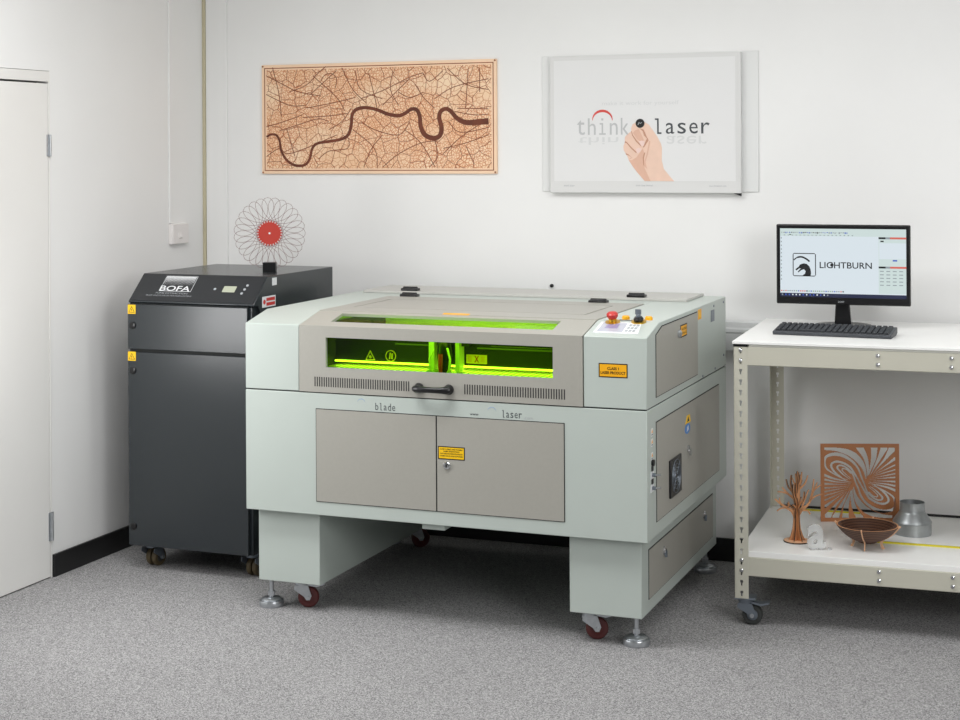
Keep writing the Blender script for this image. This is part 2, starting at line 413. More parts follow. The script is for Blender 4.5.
# lower cabinet
MB().box(LX0, LX1, LY0, LY1, ZB, ZS-.002, 'mint').box(LX0+.004, LX1-.004, LY0+.004, LY1-.004, ZS-.002, ZS+.002, 'dark_gap').build('lower_cabinet', lc, bevel=.0025)
# upper housing: side pillars, back, and deck behind the lid
m = MB()
m.prism(prof, 'x', LX0, LID0-.0025, 'mint'); m.prism(prof, 'x', LID1+.0025, LX1, 'mint')
m.box(LID0-.0025, LID1+.0025, LIDB+.004, LY1, ZS+.002, ZT, 'mint')
m.box(LID0-.0025, LID1+.0025, LY0+.02, LIDB+.004, ZS+.002, ZS+.012, 'interior_dark')
m.build('upper_housing', lc, bevel=.0025)
# pedestals
for x0, x1 in ((-2.692, -2.459), (-1.577, -1.341)):
    MB().box(x0, x1, 4.785, 5.805, .098, ZB, 'mint').build('pedestal', lc, bevel=.0025)
MB().box(-2.075, -1.995, 4.765, 4.84, ZB-.022, ZB, 'mint').build('underside_bracket', lc, bevel=.002)
# lower doors
for x0, x1 in ((-2.445, -2.0135), (-2.0085, -1.578)):
    p = MB(); p.box(x0-.0025, x1+.0025, LY0-.0012, LY0, .3915, .7025, 'dark_gap'); p.box(x0, x1, LY0-.003, LY0, .394, .70, 'taupe')
    dr = p.build('cabinet_door', lc)
    if x0 > -2.1:
        k = MB(); k.lathe([(.0125, 0), (.0125, .004), (.010, .007), (.006, .0075), (0, .0075)], (-1.974, LY0-.003, .544), 'chrome', axis=NF, seg=22)
        k.box(-1.976, -1.972, LY0-.0112, LY0-.0102, .538, .550, 'black_matte'); k.build('lock', dr)
# stickers on the front
def sticker(x0, x1, z0, z1, y, lines, parent, border='black_ink', fill='amber', name='warning_label'):
    s = MB(); s.box(x0, x1, y-.0006, y, z0, z1, border); b = (z1-z0)*.075
    s.box(x0+b, x1-b, y-.0009, y, z0+b, z1-b, fill)
    for txt, a0, a1, c0, c1 in lines:
        s.text(txt, (x0+(x1-x0)*a0, y-.0010, z0+(z1-z0)*c0), X_, Z_, NF, (x1-x0)*(a1-a0), (z1-z0)*(c1-c0), 'black_ink', bold=.02)
    return s.build(name, parent, smooth=False)
sticker(-1.463, -1.370, .852, .896, LY0, [('CLASS 1', .3, .7, .54, .74), ('LASER PRODUCT', .07, .93, .24, .44)], lc)
sticker(-2.005, -1.912, .563, .605, LY0-.003, [('CLASS 4 VISIBLE AND INVISIBLE', .08, .92, .74, .84), ('LASER RADIATION', .2, .8, .58, .68), ('WHEN OPEN AND INTERLOCKS DEFEATED', .08, .92, .40, .50), ('AVOID EYE OR SKIN EXPOSURE', .08, .92, .22, .32)], lc, fill='yellow')
# lettering on the strip between lid and doors
t = MB()
def mono(mb, word, x0, pitch, zbase, xh, mat, y):
    for k, ch in enumerate(word):
        if ch == ' ': continue
        tall = ch in 'bldkh'; h = xh*(1.42 if tall else 1.0); w = pitch*.72
        x = x0+k*pitch
        if ch == 'l':
            s_ = pitch*.13; c = x+w*.45
            mb.box(c-s_/2, c+s_/2, y-.0008, y, zbase, zbase+h, mat); mb.box(c-w*.36, c, y-.0005, y, zbase+h-s_, zbase+h, mat); mb.box(c-s_/2, c+w*.42, y-.0006, y, zbase, zbase+s_, mat)
        elif ch == 'i':
            s_ = pitch*.13; c = x+w*.45
            mb.box(c-s_/2, c+s_/2, y-.0008, y, zbase, zbase+xh, mat); mb.box(c-w*.34, c, y-.0005, y, zbase+xh-s_, zbase+xh, mat)
            mb.box(c-w*.4, c+w*.42, y-.0006, y, zbase, zbase+s_, mat); mb.box(c-s_*.7, c+s_*.7, y-.0005, y, zbase+xh*1.22, zbase+xh*1.22+s_*1.4, mat)
        elif ch == 't':
            mb.text(ch, (x, y, zbase), X_, Z_, NF, w, xh*1.28, mat)
        else:
            mb.text(ch, (x, y, zbase), X_, Z_, NF, w, h, mat)
def arc(mb, cx, cz, r, a0, a1, w, mat, y, n=16, rise=1.):
    pts = [(cx+r*math.cos(math.radians(a0+(a1-a0)*k/n)), cz+rise*r*math.sin(math.radians(a0+(a1-a0)*k/n))) for k in range(n+1)]
    ws = [w*(.25+.75*math.sin(PI*k/n)) for k in range(n+1)]
    mb.ribbon((0, y, 0), X_, Z_, NF, pts, ws, .0005, mat)
mono(t, 'blade', -2.229, .0152, .7085, .0165, 'dark_text', LY0); t.build('lettering', lc, smooth=False)
for ax, az in ((-2.28, .727), (-1.8195, .724)): t = MB(); arc(t, ax, az, .015, 22, 158, .0022, 'arc_blue', LY0); t.build('logo_arc', lc, smooth=False)
t = MB(); mono(t, 'laser', -1.785, .0143, .7085, .0165, 'dark_text', LY0); t.build('lettering', lc, smooth=False)
t = MB(); t.text('www', (-1.895, LY0, .7095), X_, Z_, NF, .03, .006, 'dark_text', bold=.01); t.build('lettering', lc, smooth=False)
t = MB(); t.text('.com', (-1.711, LY0, .7075), X_, Z_, NF, .03, .006, 'mid_text'); t.build('lettering', lc, smooth=False)

# lid: front plate and slope each with a window cut out, flat top with a recessed hatch
WX0, WX1, WZ0, WZ1 = -2.409, -1.613, .840, .940
lid = MB(); Yf = LY0-.002
def holed(mb, o, u, v, n, x0, x1, y0, y1, a0, a1, b0, b1, th, mat):
    for q in ([(x0, y0), (x1, y0), (x1, b0), (x0, b0)], [(x0, b1), (x1, b1), (x1, y1), (x0, y1)], [(x0, b0), (a0, b0), (a0, b1), (x0, b1)], [(a1, b0), (x1, b0), (x1, b1), (a1, b1)]):
        mb.slab(o, u, v, n, q, th, mat)
holed(lid, (0, Yf, 0), X_, Z_, (0, 1, 0), LID0, LID1, .757, ZE, WX0, WX1, WZ0, WZ1, .012, 'taupe')
sd = Vector((0, YS-LY0, ZT-ZE)); sl = sd.length; sd.normalize(); sn = Vector((0, -sd.z, sd.y))
so = Vector((0, Yf, ZE))
holed(lid, so, X_, sd, -sn, LID0, LID1, 0, sl+.002, -2.411, -1.628, .045, .133, .010, 'taupe')
# flat top, with the hatch gap left as a dark line
hx0, hx1, hy0, hy1 = -2.441, -1.60, 5.03, 5.338
lid.box(LID0, LID1, YS, LIDB, ZT-.010, ZT-.004, 'dark_gap')
g = .0055
for q in ((LID0, LID1, YS, hy0-g), (LID0, LID1, hy1+g, LIDB), (LID0, hx0-g, hy0-g, hy1+g), (hx1+g, LID1, hy0-g, hy1+g), (hx0, hx1, hy0, hy1)):
    lid.box(*q, ZT-.005, ZT+.002, 'taupe')
lido = lid.build('lid', lc)
MB().box(WX0-.02, WX1+.02, Yf+.012, Yf+.016, WZ0-.02, WZ1+.02, 'green_acrylic').build('front_window', lido, smooth=False)
MB().slab(so-sn*.010, X_, sd, -sn, [(-2.43, .025), (-1.61, .025), (-1.61, .15), (-2.43, .15)], .004, 'green_acrylic').build('top_window', lido, smooth=False)
for x0, x1, n in ((-2.449, -2.108, 41), (-1.911, -1.575, 40)):
    v = MB()
    for k in range(n):
        c = x0+(x1-x0)*k/(n-1); v.box(c-.0021, c+.0021, Yf-.0004, Yf+.001, .776, .808, 'slot_dark')
    v.build('vent_slots', lido, smooth=False)
# bow handle
h = MB(); hz = .789; hy = Yf-.026
for x in (-2.070, -1.965):
    h.lathe([(.016, 0), (.017, .006), (.012, .016), (.011, .03)], (x, Yf, hz), 'black_plastic', axis=NF, seg=20)
    h.lathe([(0, .034), (.005, .034), (.006, .032)], (x, Yf, hz), 'chrome', axis=NF, seg=14)
h.tube([(-2.081, hy+.004, hz), (-2.070, hy, hz), (-2.052, hy-.006, hz), (-2.03, hy-.009, hz), (-2.005, hy-.009, hz), (-1.983, hy-.006, hz), (-1.965, hy, hz), (-1.954, hy+.004, hz)], .01, 'black_plastic', seg=14, radii=[.009, .0125, .0105, .0095, .0095, .0105, .0125, .009])
h.build('handle', lido)
# sticker at the top edge of the slope
MB().slab(so+sn*.0002, X_, sd, sn, [(-2.052, .155), (-1.958, .155), (-1.958, .172), (-2.052, .172)], .0006, 'amber').build('warning_label', lc, smooth=False)
# rear cover strip and hinges
MB().box(-2.67, -1.39, 5.575, 5.835, ZT, ZT+.010, 'taupe_light').build('rear_cover', lc, bevel=.002)
for x, y in ((-2.43, 5.475), (-2.485, 5.607), (-1.683, 5.455), (-1.585, 5.607)):
    z0 = ZT if y < 5.57 else ZT+.010
    k = MB(); k.box(x-.034, x+.034, y-.018, y+.018, z0, z0+.010, 'black_plastic'); k.cyl((x-.03, y, z0+.01), (x+.03, y, z0+.01), .006, 'black_plastic', seg=12)
    k.build('lid_hinge', lc, bevel=.003)
# control deck on the right: keypad, stop button, key switch
def deck(a, b): return Vector((a, LY0, ZE))+sd*b
c0 = Vector((0, LY0, ZE))
k = MB(); k.slab(c0, X_, sd, sn, [(-1.492, .033), (-1.345, .033), (-1.362, .138), (-1.494, .138)], .0015, 'panel_white')
k.slab(c0+sn*.0015, X_, sd, sn, [(-1.482, .045), (-1.40, .045), (-1.405, .128), (-1.484, .128)], .0006, 'lcd_violet')
k.slab(c0+sn*.0021, X_, sd, sn, [(-1.465, .075), (-1.425, .075), (-1.427, .120), (-1.466, .120)], .0003, 'violet')
for r_ in range(3):
    for c_ in range(3):
        k.slab(c0+sn*.0015, X_, sd, sn, [(-1.394+.012*c_, .05+.026*r_), (-1.386+.012*c_, .05+.026*r_), (-1.386+.012*c_, .066+.026*r_), (-1.394+.012*c_, .066+.026*r_)], .0008, 'mid_text')
kp = k.build('control_keypad', lc, smooth=False)
e0 = Vector((-1.456, 4.872, zs(4.872)))
eb = MB(); eb.lathe([(.024, 0), (.024, .004), (.013, .005), (.012, .016)], e0, 'brass', axis=sn, seg=26); ebo = eb.build('emergency_stop', lc)
MB().lathe([(.011, .012), (.015, .016), (.018, .022), (.0185, .029), (.014, .034), (0, .036)], e0, 'red', axis=sn, seg=28).build('red_button', ebo)
s0 = Vector((-1.374, 4.884, zs(4.884)))
kb = MB(); kb.lathe([(.024, 0), (.024, .004), (.014, .005)], s0, 'brass', axis=sn, seg=26); kb.lathe([(.015, .004), (.016, .012), (.012, .018), (0, .018)], s0, 'black_plastic', axis=sn, seg=24)
kbo = kb.build('key_switch', lc)
q = MB(); q.cyl(s0+sn*.018, s0+sn*.028, .008, 'grey_zinc'); q.slab(s0+sn*.026+Vector((-.003, 0, 0)), X_, (0, 1, 0), Z_, [(-.006, -.004), (.012, -.004), (.012, .004), (-.006, .004)], .016, 'grey_zinc'); q.build('key', kbo)
for x in (-1.434, -1.358):
    MB().lathe([(.0125, 0), (.0125, .008), (.009, .012), (0, .012)], (x, 4.945, ZT), 'amber', seg=20).build('indicator_lamp', lc)
MB().box(-1.447, -1.404, 4.907, 4.917, ZT, ZT+.0015, 'black_matte').build('socket_slot', lc)

# inside the chamber
MB().box(LID0+.01, LID1-.01, 4.765, 5.40, .812, .817, 'bed_metal').build('work_bed', lc)
m = MB()
for k in range(44): 
    x = -2.46+.0213*k; m.box(x, x+.003, 4.84, 5.06, .817, .818, 'bed_slot')
m.build('bed_slats', lc, smooth=False)
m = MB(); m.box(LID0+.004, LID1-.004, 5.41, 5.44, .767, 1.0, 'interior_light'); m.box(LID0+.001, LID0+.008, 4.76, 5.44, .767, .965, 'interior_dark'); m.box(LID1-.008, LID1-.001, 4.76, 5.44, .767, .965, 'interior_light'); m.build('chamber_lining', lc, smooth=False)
gb = MB(); gb.box(LID0+.03, LID1-.02, 4.95, 4.985, .838, .925, 'interior_dark'); gb.box(LID0+.03, LID1-.02, 4.944, 4.985, .8325, .838, 'led_white'); gb.box(-1.95, LID1-.02, 4.944, 4.95, .896, .901, 'rail_grey'); gb.box(-1.90, LID1-.05, 4.946, 4.95, .9045, .907, 'rail_grey'); gb.box(-2.25, -2.12, 4.944, 4.95, .899, .904, 'rail_grey')
gbo = gb.build('gantry_beam', lc, smooth=False)
# signs on the beam
s = MB(); y = 4.949
s.slab((0, y, 0), X_, Z_, NF, [(-2.364, .842), (-2.326, .842), (-2.345, .876)], .0008, 'yellow'); s.slab((0, y-.0008, 0), X_, Z_, NF, [(-2.3585, .845), (-2.3315, .845), (-2.345, .869)], .0003, 'interior_dark')
s.cyl((-2.345, y-.0011, .853), (-2.345, y-.0015, .853), .0055, 'yellow', seg=10)
s.build('triangle_sign', gbo, smooth=False)
s = MB(); s.cyl((-2.268, y, .859), (-2.268, y-.0008, .859), .020, 'yellow', seg=28); s.cyl((-2.268, y-.0008, .859), (-2.268, y-.0012, .859), .0165, 'interior_dark', seg=28)
s.slab((0, y-.0012, 0), X_, Z_, NF, [(-2.275, .848), (-2.270, .848), (-2.266, .870), (-2.272, .870)], .0004, 'yellow'); s.slab((0, y-.0012, 0), X_, Z_, NF, [(-2.267, .850), (-2.260, .848), (-2.259, .868), (-2.265, .867)], .0004, 'yellow'); s.build('round_sign', gbo, smooth=False)
s = MB(); s.box(-1.990, -1.916, y-.0008, y, .846, .876, 'yellow'); s.text('X', (-1.961, y-.001, .850), X_, Z_, NF, .017, .022, 'red', bold=.03); s.box(-1.984, -1.970, y-.001, y, .851, .871, 'amber'); s.box(-1.938, -1.924, y-.001, y, .851, .871, 'amber'); s.build('warning_sign', gbo, smooth=False)
hd = MB(); hd.box(-2.106, -2.086, 4.90, 4.95, .820, .932, 'interior_light'); hd.box(-2.012, -1.998, 4.905, 4.95, .820, .935, 'interior_light'); hd.box(-2.12, -1.97, 4.925, 4.95, .905, .935, 'interior_dark')
hd.lathe([(.016, .0), (.022, .02), (.026, .06), (.022, .10), (.015, .12)], (-2.043, 4.885, .820), 'black_plastic', seg=20); hdo = hd.build('laser_head', lc)
MB().cyl((-2.045, 4.855, .820), (-2.045, 4.855, .885), .0065, 'red_glass', r1=.008, seg=16).build('red_tube', hdo)
for q in ([(-2.07, 4.86, .90), (-2.082, 4.85, .87), (-2.078, 4.85, .835), (-2.062, 4.86, .812)], [(-2.022, 4.86, .905), (-2.008, 4.85, .87), (-2.012, 4.85, .835), (-2.028, 4.86, .812)]): MB().tube(q, .004, 'interior_light', seg=8).build('air_hose', hdo)
MB().box(-2.106, -2.04, 4.88, 4.94, .818, .826, 'bed_metal').build('nozzle_plate', hdo)

# right side of the machine
SX = LX1
def side_panel(y0, y1, z0, z1, x, name, cut=0.):
    p = MB()
    poly = [(y0, z0), (y1, z0), (y1, z1), (y0+cut, z1), (y0, z1-cut*.28)] if cut else [(y0, z0), (y1, z0), (y1, z1), (y0, z1)]
    cy = (y0+y1)/2; cz = (z0+z1)/2
    big = [(cy+(a-cy)*(1+.006/(y1-y0)), cz+(b_-cz)*(1+.006/(z1-z0))) for a, b_ in poly]
    p.prism(big, 'x', x, x+.0012, 'dark_gap'); p.prism(poly, 'x', x, x+.003, 'taupe')
    return p.build(name, lc, smooth=False)
sp = side_panel(4.846, 5.39, .783, .996, SX, 'side_panel', .075)
MB().lathe([(.013, 0), (.013, .006), (.009, .010), (0, .010)], (SX+.003, 5.124, .951), 'zinc', axis=NR, seg=18).build('lock', sp)
MB().box(SX+.003, SX+.0036, 5.147, 5.236, .934, .976, 'black_ink').box(SX+.003, SX+.0039, 5.152, 5.231, .938, .972, 'amber').text('CAUTION', (SX+.004, 5.158, .957), Y_, Z_, NR, .067, .008, 'black_ink').text('HIGH VOLTAGE', (SX+.004, 5.158, .944), Y_, Z_, NR, .067, .007, 'black_ink').build('warning_label', lc, smooth=False)
MB().prism([(5.405, .968), (5.455, .968), (5.455, 1.003), (5.405, 1.003)], 'x', SX, SX+.0008, 'amber').prism([(5.418, .975), (5.442, .975), (5.43, .996)], 'x', SX+.0008, SX+.0012, 'yellow').build('warning_label', lc, smooth=False)
MB().box(SX, SX+.0012, 5.600, 5.652, .941, .982, 'grey_zinc').build('rating_plate', lc, smooth=False)
for y, z in ((5.645, .995), (5.80, .995), (5.47, .765), (5.66, .768), (5.80, .80)): MB().lathe([(.005, 0), (.004, .002), (0, .0025)], (SX, y, z), 'grey_zinc', axis=NR, seg=10).build('rivet', lc)
lp = side_panel(4.845, 5.712, .393, .702, SX, 'side_door')
MB().lathe([(.012, 0), (.012, .004), (.008, .008), (0, .008)], (SX+.003, 5.24, .552), 'chrome', axis=NR, seg=16).box(SX+.008, SX+.016, 5.236, 5.244, .53, .552, 'chrome').build('lock', lp)
s = MB(); s.prism([(5.205, .638), (5.28, .638), (5.268, .664), (5.23, .664)], 'x', SX+.003, SX+.0036, 'yellow'); s.prism([(5.23, .643), (5.258, .643), (5.248, .658)], 'x', SX+.0036, SX+.004, 'black_ink')
s.slab((SX+.003, 0, 0), Y_, Z_, X_, [(5.236+.036*math.cos(2*PI*k/24), .620+.017*math.sin(2*PI*k/24)) for k in range(24)], .0006, 'blue'); s.slab((SX+.0036, 0, 0), Y_, Z_, X_, [(5.224, .610), (5.25, .616), (5.246, .630), (5.23, .626)], .0004, 'white_ink'); s.build('warning_label', lc, smooth=False)
f = MB(); f.box(SX+.003, SX+.010, 4.988, 5.13, .434, .556, 'black_plastic'); fo = f.build('cooling_fan', lp, bevel=.002)
f = MB(); fc = (SX+.0105, 5.059, .495)
for r_ in (.015, .028, .041, .054): f.tube([(fc[0], fc[1]+r_*math.cos(2*PI*k/28), fc[2]+r_*math.sin(2*PI*k/28)) for k in range(28)], .0012, 'grey_zinc', seg=6, closed=True)
for a in range(4): f.tube([(fc[0], fc[1]+.058*math.cos(PI/4+a*PI/2), fc[2]+.058*math.sin(PI/4+a*PI/2)), (fc[0], fc[1]+.008*math.cos(PI/4+a*PI/2), fc[2]+.008*math.sin(PI/4+a*PI/2))], .0014, 'grey_zinc', seg=6)
f.build('fan_guard', lc)
# ports column near the front corner
for z in (.680, .648, .606):
    pc = MB(); pc.box(SX, SX+.0006, 4.784, 4.806, z-.012, z+.012, 'panel_white'); pc.prism([(4.788, z-.002), (4.803, z-.002), (4.795, z+.010)], 'x', SX+.0006, SX+.001, 'amber'); pc.box(SX+.0006, SX+.001, 4.788, 4.802, z-.009, z-.005, 'grey_zinc'); pc.build('port_label', lc, smooth=False)
pc = MB(); pc.cyl((SX, 4.795, .586), (SX+.008, 4.795, .586), .010, 'black_plastic', seg=18)
for z in (.568, .528): pc.box(SX, SX+.003, 4.787, 4.803, z-.008, z+.008, 'black_plastic')
for z in (.548, .507):
    pc.box(SX, SX+.0015, 4.776, 4.812, z-.012, z+.012, 'panel_white'); pc.cyl((SX+.0015, 4.795, z), (SX+.012, 4.795, z), .006, 'grey_zinc', seg=12); pc.tube([(SX+.012, 4.795, z), (SX+.028, 4.798, z+.002)], .003, 'chrome', seg=8)
pc.build('port_column', lc)
# access panel on the right pedestal
pp = side_panel(4.865, 5.742, .142, .295, -1.341, 'access_panel')
for y, z in ((5.04, .253), (5.594, .251)): MB().lathe([(.014, 0), (.014, .004), (.008, .008), (0, .008)], (-1.338, y, z), 'chrome', axis=NR, seg=16).box(-1.334, -1.326, y-.004, y+.004, z-.02, z, 'grey_zinc').build('lock', pp)
for x, y in ((-1.376, 4.845), (-2.668, 4.83), (-1.376, 5.775), (-2.655, 5.775)): level_foot(lc, x, y, .098)
caster('caster', lc, -1.530, 4.850, .098, .036, 'red_dark', 'red_dark', 'zinc', .35)
caster('caster', lc, -2.560, 4.850, .098, .036, 'red_dark', 'red_dark', 'zinc', .35)
caster('caster', lc, -1.53, 5.74, .098, .036, 'red_dark', 'red_dark', 'zinc', .6)
caster('caster', lc, -2.53, 5.74, .098, .036, 'red_dark', 'red_dark', 'zinc', .6)

# ------------------------------------------------------------------ fume extractor
EX0, EX1, EY0, EY1, EZ = -3.398, -2.865, 5.07, 5.70, 1.10
ex = thing('fume_extractor', 'tall dark slate fume extractor cabinet on casters in the corner', 'extractor', (-3.134, 5.385, 0))
MB().box(EX0, EX1-.012, EY0+.004, EY1, .093, .994, 'slate').box(EX0+.003, -2.889, EY0+.001, EY0+.004, .813, .828, 'dark_gap').box(EX0+.003, -2.889, EY0+.001, EY0+.004, .99, .997, 'dark_gap').build('cabinet_body', ex, bevel=.002)
MB().prism([(EY0-.002, .997), (EY0-.006, 1.003), (EY0+.1, EZ), (EY1, EZ), (EY1, .95), (EY0+.06, .95), (EY0+.03, .997)], 'x', EX0, EX1, 'slate').build('hood', ex, bevel=.002)
for z0, z1, name in ((.826, .993, 'upper_door'), (.094, .815, 'lower_door')):
    dd = MB().box(EX0+.001, -2.888, EY0-.012, EY0+.004, z0, z1, 'slate').build(name, ex, bevel=.002)
    for z in ((.914,) if name == 'upper_door' else (.745, .165)):
        MB().lathe([(.013, 0), (.013, .004), (.009, .006), (0, .006)], (-3.374, EY0-.012, z), 'black_plastic', axis=NF, seg=18).box(-3.377, -3.371, EY0-.0195, EY0-.018, z-.008, z+.008, 'black_matte').build('latch', dd)
    zt = z1-.002 if z0 > .5 else z1+.001
    s = MB(); yy = EY0-.012; s.box(-3.396, -3.362, yy-.0006, yy, zt-.034, zt, 'yellow')
    s.slab((0, yy-.0006, 0), X_, Z_, NF, [(-3.393, zt-.029), (-3.365, zt-.029), (-3.379, zt-.005)], .0003, 'black_ink'); s.slab((0, yy-.0009, 0), X_, Z_, NF, [(-3.3895, zt-.027), (-3.3685, zt-.027), (-3.379, zt-.0085)], .0003, 'yellow')
    s.slab((0, yy-.0012, 0), X_, Z_, NF, [(-3.3815, zt-.018), (-3.378, zt-.012), (-3.3795, zt-.018), (-3.377, zt-.018), (-3.380, zt-.026), (-3.3795, zt-.020)], .0003, 'black_ink')
    s.build('warning_label', ex, smooth=False)
# sloped control panel: s measured up the slope
ed = Vector((0, .106, EZ-1.003)); el_ = ed.length; ed.normalize(); en = Vector((0, -ed.z, ed.y)); eo = Vector((0, EY0-.006, 1.003))
def E_(mb, x0, x1, s0, s1, m, th=.0006, lift=0., sk=0.): mb.slab(eo+en*lift, X_, ed, en, [(x0, s0), (x1, s0), (x1+sk, s1), (x0+sk, s1)], th, m)
p = MB(); E_(p, EX0+.004, EX1-.004, .006, el_-.003, 'slate_panel', .0012); cp = p.build('control_panel', ex, smooth=False)
p = MB(); L0 = .0013
E_(p, -3.289, -3.153, .055, .132, 'white_ink', .0003, L0); E_(p, -3.2875, -3.1545, .057, .1305, 'slate_panel', .0003, L0+.0003)
for r_ in range(7):                                       # dot field fading downwards
    for c_ in range(22):
        w = .0052*(1-r_/8); cx = -3.284+.0059*c_; cs = .1265-.0062*r_
        E_(p, cx-w/2, cx+w/2, cs-w/2, cs+w/2, 'white_ink', .0003, L0+.0006)
p.text('BOFA', eo+en*(L0+.0006)+Vector((-3.290, 0, 0))+ed*.056, X_, ed, en, .130, .026, 'white_ink', bold=.012)
p.text('FUME EXTRACTION', eo+en*(L0+.0006)+Vector((-3.297, 0, 0))+ed*.041, X_, ed, en, .135, .007, 'mid_text')
p.text('DUST AND FUME FILTRATION SYSTEMS', eo+en*(L0+.0006)+Vector((-3.334, 0, 0))+ed*.029, X_, ed, en, .195, .006, 'mid_text')
p.build('logo', cp, smooth=False)
p = MB(); E_(p, -3.024, -2.967, .056, .090, 'black_matte', .0006, L0); E_(p, -3.022, -2.969, .058, .088, 'lcd_olive', .0008, L0); p.build('display', cp, smooth=False)
for x, s_ in ((-3.056, .072), (-2.928, .094), (-2.932, .074), (-2.936, .054)):
    MB().lathe([(.0055, 0), (.005, .002), (0, .0025)], eo+en*L0+Vector((x, 0, 0))+ed*s_, 'mid_text', axis=en, seg=12).build('button', cp)
MB().box(EX1, EX1+.0006, 5.203, 5.238, 1.064, 1.092, 'white_ink').build('paper_label', ex, smooth=False)
MB().box(EX1, EX1+.0006, 5.127, 5.228, .988, 1.028, 'white_ink').box(EX1, EX1+.001, 5.158, 5.222, 1.010, 1.022, 'red').box(EX1, EX1+.001, 5.158, 5.222, .993, 1.005, 'red').cyl((EX1, 5.143, 1.008), (EX1+.001, 5.143, 1.008), .009, 'red', seg=16).build('warning_label', ex, smooth=False)
for x, y in ((-3.345, 5.135), (-2.915, 5.135), (-3.345, 5.64), (-2.915, 5.64)): caster('caster', ex, x, y, .093, .034, 'brown_wheel', 'rubber', 'grey_zinc', 1.45, wid=.02, twin=True, brake=False)

# spirograph on the extractor
spx, spy, spz = -2.975, 5.385, 1.10
sg = thing('spirograph_stand', 'lacy wire rosette with a red toothed disc standing on the dark extractor', 'ornament', (spx, spy, spz))
fdir = Vector((.38, -.925, 0)).normalized(); udir = Vector((.925, .38, 0)).normalized(); cz = 1.247
pts = []; p_, q_ = 23, 4; a_, b_ = .092, .045
NN = 27*14
for k in range(NN):
    t_ = 2*PI*q_*k/NN; th2 = -t_*p_/q_
    u_ = a_*math.cos(t_)+b_*math.cos(th2+PI/2*0); v_ = a_*math.sin(t_)+b_*math.sin(th2)
    pts.append(Vector((spx, spy, cz))+udir*u_+Vector((0, 0, 1))*v_)
MB().tube(pts, .00075, 'wire_rose', seg=5, closed=True).build('rosette', sg)
g = MB(); gp = []
for k in range(27*4):
    r_ = .049 if k % 4 in (0, 1) else .042
    gp.append((r_*math.cos(2*PI*k/108), r_*math.sin(2*PI*k/108)))
g.slab(Vector((spx, spy, cz))-fdir*.002, udir, Z_, fdir, gp, .004, 'red_acrylic'); g.cyl(Vector((spx, spy, cz))+fdir*.002, Vector((spx, spy, cz))+fdir*.003, .004, 'white_ink', seg=12)
g.build('toothed_disc', sg)
c = MB(); o_ = Vector((spx, spy, 1.10)); c.slab(o_-fdir*.02-udir*.025, udir, Z_, fdir, [(0, 0), (.05, 0), (.05, .036), (0, .036)], .016, 'black_plastic'); c.slab(o_+fdir*.006-udir*.025, udir, Z_, fdir, [(0, 0), (.05, 0), (.05, .036), (0, .036)], .016, 'black_plastic'); c.slab(o_-fdir*.02-udir*.025, udir, Z_, fdir, [(0, 0), (.05, 0), (.05, .006), (0, .006)], .04, 'black_plastic')
c.build('clamp_block', sg, bevel=.001)

# ------------------------------------------------------------------ engraved map
mx0, mx1, mz0, mz1 = -3.317, -2.254, 1.467, 1.926
mp = thing('engraved_map', 'long plywood street map panel with a winding dark river on the back wall', 'wall art', (-2.785, BW, 1.467))
MB().box(mx0, mx1, BW-.012, BW+.001, mz0, mz1, 'map_border').build('plywood_board', mp, bevel=.001)
iw0, iw1, iz0, iz1 = mx0+.024, mx1-.022, mz0+.022, mz1-.022
MB().box(iw0, iw1, BW-.0125, BW-.012, iz0, iz1, 'map_wood').build('street_engraving', mp, smooth=False)
mo = (mx0+.01, BW-.0125, mz0)
MW, MH = mx1-mx0, mz1-mz0
def MU(p):                                               # crop units of the map (0-960, 0-554) to the panel
    x, y = p; u = (x-42)/(908-42); top = 92-u*27; bot = 494+u*1
    return (mx0+u*MW, mz1-(y-top)/(bot-top)*MH)
def smooth_path(P, n=6):
    out = []
    for i in range(len(P)-1):
        p0 = Vector(P[max(i-1, 0)]); p1 = Vector(P[i]); p2 = Vector(P[i+1]); p3 = Vector(P[min(i+2, len(P)-1)])
        for k in range(n):
            t = k/n; out.append(tuple(.5*((2*p1)+(p2-p0)*t+(2*p0-5*p1+4*p2-p3)*t*t+(3*p1-p0-3*p2+p3)*t**3)))
    out.append(tuple(P[-1])); return out
river = [(60, 357), (80, 348), (100, 352), (112, 375), (118, 410), (140, 445), (175, 464), (210, 460), (228, 435), (236, 402), (255, 382), (300, 374), (345, 366), (372, 350), (384, 315), (388, 275), (405, 254), (440, 248), (480, 256), (520, 272), (560, 278), (585, 268), (605, 254), (625, 256), (636, 280), (640, 320), (655, 350), (685, 362), (708, 352), (714, 322), (706, 285), (712, 262), (730, 252), (748, 262), (770, 288), (800, 303), (840, 302), (880, 298)]
rw = [7, 7, 8, 8, 8, 9, 9, 9, 9, 9, 9, 10, 10, 11, 11, 12, 12, 11, 11, 12, 12, 12, 12, 13, 14, 15, 16, 16, 16, 16, 15, 14, 13, 14, 15, 17, 19, 20]
rp = smooth_path([MU(p) for p in river]); rws = []
for i in range(len(rw)-1): rws += [(rw[i]+(rw[i+1]-rw[i])*k/6)*.00122 for k in range(6)]
rws.append(rw[-1]*.00122)
MB().ribbon((0, BW-.0125, 0), X_, Z_, NF, rp, rws, .0008, 'burn_dark').build('river', mp, smooth=False)
